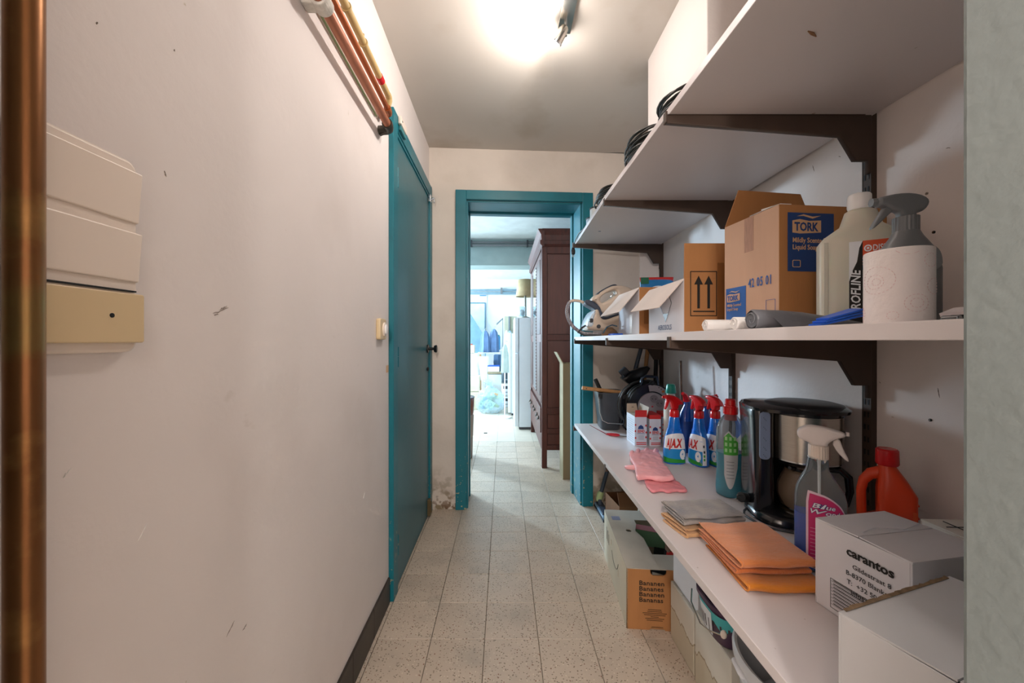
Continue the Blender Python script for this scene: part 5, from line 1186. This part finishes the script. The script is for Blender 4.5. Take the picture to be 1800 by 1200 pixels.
for k in range(6): shell(s[:3], .018, .055, -192+2.6*k, -191+2.6*k, .0018, 1, 1).build('bar_print', ink, t)
for a in (-170, -150, -130): shell(s[:3], .05, .062, a, a+5, .0014, 3, 1).build('leaf_print', darkgrey, t)
B().tube([(-.117, .07, .09), (-.124, .06, .055), (-.126, .0, .030), (-.124, -.05, .045), (-.11, -.085, .06)], .0022, 6).build('wire_handle', steel, t, 60)
B().ball((-.105, -.086, .062), .009, .007, .012).build('handle_lug', cream, t, 50)
B().loft([(.085, .085, .062, 0, 0, 3), (.118, .088, .065, 0, 0, 3), (.122, .08, .058, 0, 0, 3)], 34).build('inner_lid', mat('violet_lid', '#5c3c86', .3), t, 50)
B().box(-.09, -.04, .0, .035, .112, .150).build('content_pack', mat('dark_violet', '#3a2d3c', .4), t, bevel=.003)
B().loft([(.118, .05, .04, .01, -.01), (.140, .048, .038, .01, -.01)], 24).build('blue_lid', mat('vivid_blue', '#2b9ad8', .3), t, 50)
t = thing('white_bucket', 'round white bucket with a thick rim under the near end of the lower shelf', 'bucket', (.715, .872, 0))
wb = mat('bucket_white', '#d9dde2', .3, var=.03)
B().loft([(0, .125, .125), (.004, .130, .130), (.352, .158, .158), (.356, .168, .168), (.372, .169, .169), (.378, .164, .164), (.376, .158, .158), (.34, .153, .153), (.008, .126, .126)], 56).build('bucket_body', wb, t, 50)
B().ring((0, 0, .325), (0, 0, .331), .163, .155, 56).build('rim_rib', wb, t, 50)
B().tube([(-.154, .06, .340), (-.158, .03, .335), (-.150, -.01, .325), (-.152, .05, .336)], .008, 10).build('handle_grip', wb, t, 60)
link('contents', outline([[(.12*math.cos(a), .12*math.sin(a)) for a in [2*PI*i/30 for i in range(30)]]], .06, .01, Matrix.Translation((.0, 0, .22)), 2), mat('white_powder_bag', '#c8ced6', .5, bump=.5), t, 50)
# ---- mop and poles in the corner
t = thing('floor_mop', 'slate blue floor mop with a pale green joint leaning in the corner by the doorway', 'mop', (.640, 2.545, 0))
polem = mat('slate_pole', '#47525f', .35, .2)
B().cyl((.008, -.005, .115), (.335, -.008, 1.30), .0125, n=18).build('pole', polem, t, 50)
B().loft([(.055, .017, .017, -.007), (.07, .022, .020, -.004), (.105, .022, .020, .004), (.118, .015, .015, .008)], 22).build('joint', mat('pale_green_plastic', '#b3c58e', .4), t, 50)
B().box(-.028, .022, -.19, .045, .012, .030).build('mop_plate', mat('blue_grey_plastic', '#7d93a8', .25), t, bevel=.006)
B().box(-.024, .020, -.16, .02, .0295, .040).cyl((-.004, -.03, .035), (-.006, -.005, .07), .012).build('plate_bracket', mat('slate_plastic', '#3c4453'), t, bevel=.004)
B().box(-.032, .026, -.20, .05, .001, .012).build('mop_pad', darkgrey, t, bevel=.004)
t = tag(B().box(-.011, .011, -.008, .008, 0, .555).build('wooden_strip', mat('grey_white_paint', '#c3c2b4', .6), None, bevel=.002), 'flat white slat leaning under the shelf behind the banana carton', 'strip of wood'); t.location = (.725, 2.10, 0); t.rotation_euler = (0, math.radians(7), 0)
t = thing('broom', 'light wooden broom stick with a green socket standing in the corner', 'broom', (.862, 2.548, 0))
B().cyl((0, 0, .17), (.125, .0, 1.34), .0125, n=16).build('stick', woodpole, t, 50)
B().cyl((-.003, 0, .10), (.003, 0, .185), .019, .016).build('socket', mat('broom_green', '#2f8d52', .4), t, 50)
B().box(-.12, .12, -.022, .022, .065, .105).build('broom_head', mat('broom_green', '#2f8d52'), t, bevel=.006)
b = B(); rnd = random.Random(3)
for i in range(16):
    for j in range(3):
        x, y = -.112+.015*i, -.013+.013*j; b.cyl((x, y, .066), (x+rnd.uniform(-.006, .006), y+rnd.uniform(-.006, .006), .001), .0045, .006, 6)
q = b.build('bristles', mat('dark_bristle', '#3a3128', .9), t); q['kind'] = 'stuff'
t = tag(B().cyl((-.028, 0, .0), (0, 0, 1.36), .0125, n=14).build('dark_pole', blackm, None, 50), 'dark pole standing in the corner right of the wooden broom stick', 'pole'); t.location = (1.004, 2.510, 0)
t = thing('board_panel', 'dark brown board leaning on the end wall under the lower shelf', 'board', (.835, 2.44, 0), EA)
B().box(0, .02, -.30, .05, 0, .44).build('board', mat('dark_chipboard', '#4a3826', .8, var=.2, scale=14), t, bevel=.002)
t = thing('brown_carton', 'crumpled brown carton on the floor behind the mop', 'carton', (.665, 2.20, 0), math.radians(6))
carton_body(.15, .22, .16, mat('dark_carton', '#7a5233', .85, var=.1), t); B().plate((0, 0, .16), (.15, 0, .16), (.16, .09, .20), (.02, .08, .21), .003).build('flap', mat('dark_carton', '#7a5233'), t)
# ================================================================ STORE ROOM BEYOND THE DOORWAY
t = thing('wardrobe', 'tall dark mahogany wardrobe with moulded cornice and drawers beyond the doorway', 'wardrobe', (.335, 3.345, 0))
WD, WW, z0, z1 = .60, 1.355, .158, 1.93
B().box(.012, WD-.012, .012, WW-.012, z0, z1).build('body', wooddark, t)
for x, y in ((0, 0), (WD-.045, 0), (0, WW-.045), (WD-.045, WW-.045)): B().box(x, x+.045, y, y+.045, 0, z1).build('leg', woodred, t, bevel=.003)
for nm, y in (('side_frame', 0), ('side_frame', WW-.018)):
    for a, c in ((z0, .20), (.30, .345), (.47, .525), (1.115, 1.165), (z1-.06, z1)): B().box(.045, WD-.045, y, y+.018, a, c).build('side_rail', woodred, t, bevel=.003)
for a, c in ((.20, .30), (.345, .47), (.525, 1.115), (1.165, z1-.06)):
    B().box(.05, WD-.05, .008, .016, a+.004, c-.004).build('side_panel', mat('mahogany_panel', '#562a20', .4, hex2='#4a231b', scale=5, stretch=(8, 8, 1)), t, bevel=.002)
# front: two panelled doors, glazed centre panel, drawers
for y0, y1 in ((.045, .46), (.90, WW-.045)):
    d = B().box(-.004, .012, y0+.003, y1-.003, .56, z1-.03).build('door', woodred, t, bevel=.002)
    for a, c in ((.62, 1.10), (1.17, z1-.09)): B().box(-.010, -.003, y0+.06, y1-.06, a, c).build('door_panel', wooddark, d, bevel=.004)
d = B().box(-.004, .012, .463, .897, .56, z1-.03).build('door', woodred, t, bevel=.002)
B().box(-.008, -.0045, .50, .86, .61, z1-.08).build('mirror', mirror, d)
for k in range(40): B().ball((-.010, .485, .62+.031*k), .004, .004, .007, 6, 4).build('bead', wooddark, d, 50)
for y0, y1 in ((.045, .46), (.463, .897), (.90, WW-.045)):
    d = B().box(-.010, .012, y0+.003, y1-.003, .30, .52).build('drawer', woodred, t, bevel=.003)
    for q in (.3, .7): yy = y0 + (y1-y0)*q; B().cyl((-.012, yy, .41), (-.020, yy, .41), .016).tube([(-.02, yy-.02, .41), (-.03, yy-.015, .395), (-.034, yy, .39), (-.03, yy+.015, .395), (-.02, yy+.02, .41)], .003, 6).build('drawer_pull', darkfit, d, 50)
B().box(-.002, .012, .045, WW-.045, z0, .30).build('plinth_rail', woodred, t, bevel=.003)
cp = [(0, 0), (.018, .02), (.018, .05), (.005, .055), (.010, .10), (.030, .135), (.036, .15), (-.02, .15), (-.02, 0)]
def corn(M, L_, nm='cornice'):
    B().prism([(-x, z) for x, z in cp], L_, M).build(nm, woodred, t)
corn(frame((0, WW+.03, z1), (1, 0, 0), (0, 0, 1)), WW+.06)
B().prism([(x, z) for x, z in cp], WD, frame((0, 0, z1), (0, -1, 0), (0, 0, 1)) @ Matrix.Translation((0, 0, -WD))).build('cornice', woodred, t)
B().box(-.02, WD, 0, WW, z1+.14, z1+.152).build('top_board', woodred, t)
t = thing('flat_carton', 'tall beige flattened carton standing against the wardrobe side with one bent flap', 'carton', (.480, 3.075, 0))
pale = mat('beige_card', '#7c6b50', .85, var=.06, scale=3); paleb = mat('beige_card_edge', '#a3967a', .85)
B().box(0, .16, 0, .17, 0, .93).build('board', pale, t, bevel=.002)
B().plate((0, 0, .93), (0, .17, .93), (-.048, .17, 1.02), (-.048, 0, 1.02), .006).build('flap', paleb, t)
B().box(-.005, 0, -.002, .172, 0, .93).build('folded_edge', paleb, t, bevel=.001)
B().plate((.02, 0, .935), (.16, 0, .935), (.16, .11, .932), (.02, .11, .932), .004).build('flap', pale, t)
link('tape_mark', outline([rrect(.085, .150, .38, .48, .002), rrect(.087, .148, .382, .478, .002)], .0008, 0, FR(0, -.0006, 0)), mat('dull_ink', '#5d5036', .8), t)
t = thing('fridge', 'tall white fridge seen from the side beyond the wardrobe', 'fridge', (.195, 4.80, 0))
wf = mat('white_enamel', '#dfe6ea', .35, var=.02)
B().box(0, .52, 0, .58, .03, 1.40).build('cabinet', wf, t, bevel=.006)
B().box(-.055, -.006, -.004, .584, .04, .95).build('lower_door', wf, t, bevel=.006)
B().box(-.055, -.006, -.004, .584, .96, 1.40).build('upper_door', wf, t, bevel=.006)
B().box(.0, .52, .01, .57, 0, .03).build('plinth', darkgrey, t)
B().box(-.065, -.055, .02, .05, .60, .90).build('door_handle', white, t, bevel=.003)
t = thing('freezer', 'lower white appliance standing behind the fridge', 'freezer', (.120, 5.70, 0))
B().box(0, .5, 0, .55, .03, 1.22).build('cabinet', wf, t, bevel=.006); B().box(-.05, -.004, 0, .55, .04, 1.23).build('door', wf, t, bevel=.006); B().box(0, .5, .01, .54, 0, .03).build('plinth', darkgrey, t)
t = thing('table_lamp', 'table lamp with a beige drum shade on top of the fridge', 'lamp', (.285, 5.02, 1.40))
B().loft([(.0, .06, .06), (.015, .06, .06), (.03, .016, .016), (.30, .013, .013)], 22).build('lamp_base', mat('grey_lamp_foot', '#8d8b80', .5), t, 40)
B().loft([(.285, .125, .125), (.505, .092, .092)], 36, cap=(False, False)).build('lamp_shade', mat('beige_linen', '#b9a37c', .8, var=.04, scale=30), t, 50, solid=.002)
t = thing('glass_jar', 'wide clear container with crumpled film on the fridge corner before the lamp', 'jar', (.235, 4.90, 1.42))
B().ring((0, 0, 0), (0, 0, .125), .045, .042, 26).cyl((0, 0, 0), (0, 0, .004), .044).build('glass', clearp, t, 50)
B().ball((0, 0, .05), .034, .034, .04).build('film', whitefilm, t, 60)
tag(B().box(0, .05, 0, .03, 0, .10).build('small_packet', mat('turquoise_pack', '#4bb0b0', .5), bevel=.003), 'small turquoise packet on the fridge left of the lamp stem', 'packet').location = (.245, 5.10, 1.40)
tag(B().box(0, .05, 0, .03, 0, .16).build('small_packet', mat('orange_pack', '#d98a4b', .5), bevel=.003), 'small orange packet on the fridge right of the lamp stem', 'packet').location = (.36, 5.05, 1.40)
# stacked brown bin at the left edge of the doorway
t = thing('brown_bin', 'stacked round brown bin just showing beyond the left doorway edge', 'bin', (-.430, 3.66, 0))
B().loft([(0, .125, .125), (.01, .135, .135), (.20, .140, .140)], 36).build('lower_tub', mat('grey_brown_plastic', '#8d8078', .5), t, 50)
B().loft([(.20, .135, .135), (.21, .142, .142), (.40, .148, .148), (.41, .143, .143)], 36).build('middle_tub', mat('taupe_plastic', '#9c8a7c', .5), t, 50)
B().loft([(.41, .138, .138), (.42, .145, .145), (.50, .150, .150), (.565, .152, .152), (.575, .148, .148)], 36).build('upper_tub', mat('red_brown_plastic', '#7c4a3a', .4), t, 50)
B().ring((0, 0, .57), (0, 0, .578), .155, .13, 36).build('rim', darkgrey, t, 50)
# blue recycling bag
t = thing('rubbish_bag', 'full pale blue see-through rubbish bag tied at the top on the far floor', 'bag', (-.205, 5.98, 0))
bs_ = [(0, .12, .12), (.01, .17, .16), (.07, .215, .20), (.17, .225, .21), (.27, .20, .185), (.34, .14, .13), (.385, .06, .055), (.41, .035, .035), (.45, .06, .05, -.02), (.49, .085, .06, -.04)]
disp(B().loft(bs_, 30).build('bag_film', mat('pale_blue_film', '#bfe2f0', .22, alpha=.42, var=.15, scale=9, bump=1, bscale=14), t), .012, .035, .06, 2)
rnd = random.Random(9)
cols = (mat('rub_white', '#e8eef0', .6), mat('rub_blue', '#4a90c8', .5), mat('rub_yellow', '#c9d86a', .5), mat('rub_green', '#79a86b', .5), mat('rub_tan', '#c4a67c', .6))
for k in range(26):
    a = rnd.uniform(-PI, 0); r = rnd.uniform(.06, .165); z = rnd.uniform(.06, .32)
    o = B().box(-.03, .03, -.02, .02, -.035, .035).build('packaging', cols[k % 5], t, bevel=.004); o.location = (r*math.cos(a), r*math.sin(a), z); o.rotation_euler = (rnd.uniform(0, 3), rnd.uniform(0, 3), rnd.uniform(0, 3))
o = B().box(-.05, .05, -.001, .001, -.065, .065).build('leaflet', mat('mint_print', '#a7d3c7', .5), t); o.location = (.01, -.20, .14); o.rotation_euler = (.1, math.radians(30), 0)
# stack of tins right of the bag
def tin(label, z, h, m, m2):
    t = thing('paint_tin', label, 'tin', (.050, 6.45, z), 0)
    B().loft([(0, .082, .082), (.004, .084, .084), (h-.006, .084, .084), (h-.002, .081, .081)], 32).build('tin_body', m, t, 50)
    B().ring((0, 0, h-.010), (0, 0, h), .087, .078, 32).ring((0, 0, 0), (0, 0, .006), .087, .08, 32).build('rim', m2, t, 50)
    B().arc(h*.55, h*.80, .0848, .0848, -130, -50).build('label_print', darkgrey, t, 60); B().arc(h*.25, h*.33, .0848, .0848, -120, -60).build('label_print', greyprint, t, 60)
tinw = mat('white_tin', '#dfe3e4', .3); 
tin('white paint tin at the bottom of the tin stack right of the rubbish bag', 0, .195, tinw, steel); tin('white paint tin in the middle of the tin stack right of the rubbish bag', .196, .205, tinw, steel)
tin('dark tin on top of the stack right of the rubbish bag', .402, .215, mat('dark_tin', '#37474f', .3), steel)
tag(disp(B().ball((0, 0, .035), .09, .06, .033).build('red_cloth', mat('red_fabric', '#d8453c', .8), None), .006, .03, .04), 'crumpled red cloth on the far floor left of the rubbish bag', 'cloth').location = (-.52, 7.0, 0)
tag(B().box(0, .04, 0, .02, 0, .006).build('floor_scrap', blackm), 'small dark scrap lying on the floor near the brown bin', 'scrap').location = (-.235, 4.60, .0)
# cartons and heaps at the back
def crate(label, x0, x1, y0, d, z, h, m):
    t = thing('carton', label, 'carton', (x0, y0, z)); carton_body(x1-x0, d, h, m, t); B().plate((0, 0, h), (x1-x0, 0, h), (x1-x0, d*.45, h+.005), (0, d*.45, h+.005), .004).build('flap', m, t); return t
crate('cream carton on the floor at the back left beyond the doorway', -.77, -.40, 6.20, .30, 0, .28, mat('cream_carton', '#d8ccb0', .8))
crate('second cream carton stacked on the one at the back left', -.77, -.39, 6.21, .29, .287, .24, mat('cream_carton', '#d8ccb0'))
crate('wide white carton behind the rubbish bag', -.27, .05, 6.60, .28, 0, .53, mat('white_carton_card', '#dfe4e2', .8))
t = thing('plank', 'tan plank lying across the wide white carton behind the rubbish bag', 'plank', (-.285, 6.59, .540)); B().box(0, .345, 0, .30, 0, .035).build('plank_board', mat('tan_edge_wood', '#a89a7c', .6), t)
t = thing('storage_box', 'white box with a bright blue lid on the tan plank', 'box', (-.27, 6.60, .576)); B().box(0, .20, 0, .085, 0, .09).build('box_body', white, t, bevel=.004); B().box(-.006, .206, -.006, .091, .09, .11).build('lid', mat('cobalt_lid', '#2f62c8', .4), t, bevel=.003)
t = thing('navy_bag', 'dark blue upright bag with folds standing on the tan plank at the back', 'bag', (.0, 6.785, .576))
def folded_loft(secs, amp, nf, m, parent, name, ph=0, n=60):
    b = B(); v = []
    for (z, rx, ry, cx, cy) in secs:
        for i in range(n):
            a = 2*PI*i/n; k = 1 + amp*math.sin(nf*a+ph) + amp*.5*math.sin((nf*2+1)*a+ph*2); v.append((cx+rx*k*math.cos(a), cy+ry*k*math.sin(a), z))
    b.add(v, [(k*n+i, k*n+(i+1) % n, (k+1)*n+(i+1) % n, (k+1)*n+i) for k in range(len(secs)-1) for i in range(n)] + [tuple(range(n-1, -1, -1)), tuple(range((len(secs)-1)*n, len(secs)*n))])
    return b.build(name, m, parent, 60)
folded_loft([(0, .09, .07, -.06, 0), (.15, .11, .075, -.06, 0), (.28, .105, .07, -.06, 0), (.29, .08, .05, -.06, 0)], .06, 9, mat('navy_fabric', '#34506e', .8), t, 'fabric')
t = thing('draped_table', 'small table covered by a long white cloth at the back left', 'table', (-.575, 6.84, 0))
folded_loft([(.42, .27, .20, 0, 0), (.70, .25, .19, 0, 0), (.86, .235, .18, 0, 0), (.885, .225, .17, 0, 0)], .03, 11, mat('white_linen', '#eef3f6', .9), t, 'tablecloth')
for x, y in ((-.17, -.12), (.17, -.12), (-.17, .12), (.17, .12)): B().box(x-.015, x+.015, y-.015, y+.015, 0, .87).build('leg', woodpole, t)
t = thing('white_sheet', 'white sheet hanging from the plank end above the rubbish bag', 'sheet', (-.325, 6.60, .10))
folded_loft([(0, .03, .012, 0, 0), (.12, .05, .014, 0, 0), (.30, .05, .016, 0, 0), (.72, .085, .02, -.02, 0), (.74, .08, .015, -.02, 0)], .08, 8, mat('white_linen', '#eef3f6'), t, 'fabric', 1)
t = thing('tissue_carton', 'small cream carton with red top on the draped table', 'carton', (-.71, 6.75, .89)); B().box(0, .20, 0, .16, 0, .14).build('carton_body', mat('cream_carton', '#d8ccb0'), t, bevel=.003); B().box(.02, .16, .02, .12, .14, .165).build('top_print', mat('faded_red', '#b8685c', .6), t); B().cyl((.1, .08, .165), (.1, .08, .20), .018).build('cap', white, t, 40)
def garment(name, label, x, y, z0, z1, w_, m, ph):
    t = thing(name, label,  'garment', (x, y, z0)); h = z1-z0
    folded_loft([(0, w_*.55, w_*.30, .0, 0), (h*.30, w_*.50, w_*.28, 0, 0), (h*.62, w_*.48, w_*.26, .0, 0), (h*.85, w_*.36, w_*.22, 0, 0), (h*.96, w_*.20, w_*.14, 0, 0), (h, w_*.08, w_*.06, 0, 0)], .09, 6, m, t, 'fabric', ph)
    B().tube([(0, 0, h), (0, 0, h+.03), (.02, 0, h+.05), (.035, 0, h+.03)], .004, 6).build('hook', steel, t); return t
bl_ = mat('denim_blue_fabric', '#6f8db8', .85, var=.15, scale=6); 
for (a, z0_, zt, bt, nm_) in ((-.345, .892, 1.30, 0, 'left'), (-.18, .892, 1.33, 1.5, 'right')): garment('blue_jacket', 'blue jacket draped upright at the back, %s of the pair' % nm_, a, 7.20 + (.06 if nm_ == 'right' else 0), z0_, zt, .17, bl_, bt)
t = thing('clothes_rack', 'low white rack carrying the blue jackets at the back', 'rack', (-.26, 7.23, .0))
B().box(-.22, .20, -.10, .16, .875, .890).build('rack_top', white, t); 
for x in (-.20, .18): B().box(x-.012, x+.012, -.10, -.08, 0, .875).build('leg', white, t); B().box(x-.012, x+.012, .135, .155, 0, .875).build('leg', white, t)
t = thing('clothes_stand', 'thin white stand holding the grey green garment before the white appliance', 'stand', (.020, 5.52, 0))
B().cyl((0, 0, .02), (0, 0, 1.12), .008).tube([(0, 0, 1.11), (0, -.05, 1.125), (0, -.11, 1.10)], .005, 6).build('pole', white, t, 40); B().cyl((0, 0, 0), (0, 0, .02), .09, n=24).build('base', white, t, 40)
garment('grey_garment', 'pale grey green garment hanging on the thin stand before the white appliance', .020, 5.42, .66, 1.06, .10, mat('sage_fabric', '#a9b3aa', .85, var=.1), .7)
t = thing('blue_tube_pack', 'bright blue upright canister beside the blue jackets', 'canister', (-.10, 7.56, .927)); B().loft([(0, .036, .036), (.26, .036, .036), (.27, .03, .03)], 22).build('canister_body', mat('sky_blue_plastic', '#3f9fd8', .35), t, 50); B().cyl((0, 0, .27), (0, 0, .295), .022).build('cap', tealcap, t, 40)
t = thing('side_shelf', 'small white side shelf with dark contents under the blue canister', 'shelf unit', (-.20, 7.62, 0)); 
for z in (0.02, .62, .905): B().box(0, .20, -.14, .10, z, z+.022).build('shelf_board', white, t)
for x in (0, .185): B().box(x, x+.015, -.14, .10, 0, .905).build('side_panel', white, t)
for i, (x, lab) in enumerate(((.035, 'narrower white ironing board leaning left of the other at the back'), (.100, 'wider pale ironing board leaning right of the other at the back'))):
    t = thing('ironing_board', lab, 'ironing board', (x+.02, 7.02+.16*i, .05)); w_ = .05+.012*i
    link('board', outline([chaikin([(-w_, 0, 0), (w_, 0, 0), (w_, 1.0, 0), (w_*.8, 1.18, 0), (0, 1.27, 0), (-w_*.8, 1.18, 0), (-w_, 1.0, 0)], 2)], .03, .006, UP, 2), white if i == 0 else mat('pale_blue_cover', '#9fbccb', .8), t, 50)
    B().box(-w_*.5, w_*.5, .018, .030, -.05, .9).build('folded_legs', grey, t)
t = thing('board_panel', 'beige square board standing behind the ironing boards on the far wall', 'board', (.02, 7.75, 1.0)); B().box(0, .25, 0, .02, .10, .60).build('board', mat('beige_board', '#bdbca6', .8), t, bevel=.002); B().box(.08, .11, -.03, 0, -1.0, .60).build('stand', mat('grey_stand', '#7a8288', .6), t)
B().box(.17, .25, -.04, .02, -1.0, .35).build('stand', mat('grey_stand', '#7a8288'), t)
t = thing('diagonal_bar', 'short dark bar slanting beside the beige board at the back', 'bar', (-.14, 7.80, 1.51)); B().plate((0, 0, -.09), (.0, 0, -.05), (.13, 0, .065), (.13, 0, .035), .012).build('bar', mat('grey_stand', '#7a8288'), t); B().box(.120, .132, -.004, .012, -1.51, .06).build('stand', mat('grey_stand', '#7a8288'), t)
t = thing('wall_board', 'pale framed board with a dark edge on the far wall', 'board', (-.99, 7.985, 1.03)); B().box(0, .60, -.012, 0, 0, .85).build('panel', mat('pale_board', '#d9e8f2', .4), t)
b = B().box(-.02, 0, -.02, 0, -.02, .87).box(.60, .62, -.02, 0, -.02, .87).box(0, .60, -.02, 0, .85, .87).box(0, .60, -.02, 0, -.02, 0); b.build('frame', mat('blue_grey_frame', '#4f7f9c', .5), t)
t = thing('slanted_panel', 'large slate blue panel with a slanting edge standing before the far wall', 'panel', (-1.2, 7.62, 0))
link('panel', outline([[(0, .60), (.82, .60), (.87, .95), (.86, 1.13), (.50, 1.72), (0, 2.0)]], .02, .002, UP), mat('slate_blue_panel', '#6f94a4', .6), t)
B().box(.02, .06, -.01, .01, 0, .62).build('leg', grey, t); B().box(.76, .80, -.01, .01, 0, .62).build('leg', grey, t)
t = thing('wall_calendar', 'white calendar with a blue header on the far white wall', 'calendar', (-.505, 7.99, 1.87)); B().box(0, .16, -.004, 0, 0, .19).build('sheet', mat('paper', '#eef4f6', .7), t); B().box(.01, .15, -.006, -.004, .165, .185).build('header', mat('header_blue', '#4a8fc0', .6), t)
t = thing('ceiling_hook', 'small dark lamp fitting under the ceiling just beyond the doorway', 'lamp fitting', (-.155, 3.55, CE)); B().cyl((0, 0, -.02), (0, 0, 0), .012).build('rose', darkgrey, t)
B().loft([(-.058, .010, .008), (-.05, .020, .016, .004), (-.03, .024, .018, -.004), (-.018, .014, .012)], 10).build('fitting', mat('dark_tangle', '#3b3735', .7, bump=1), t); B().tube([(.01, 0, -.03), (.03, 0, -.02), (.038, 0, -.035)], .002, 5).build('wire', darkgrey, t)
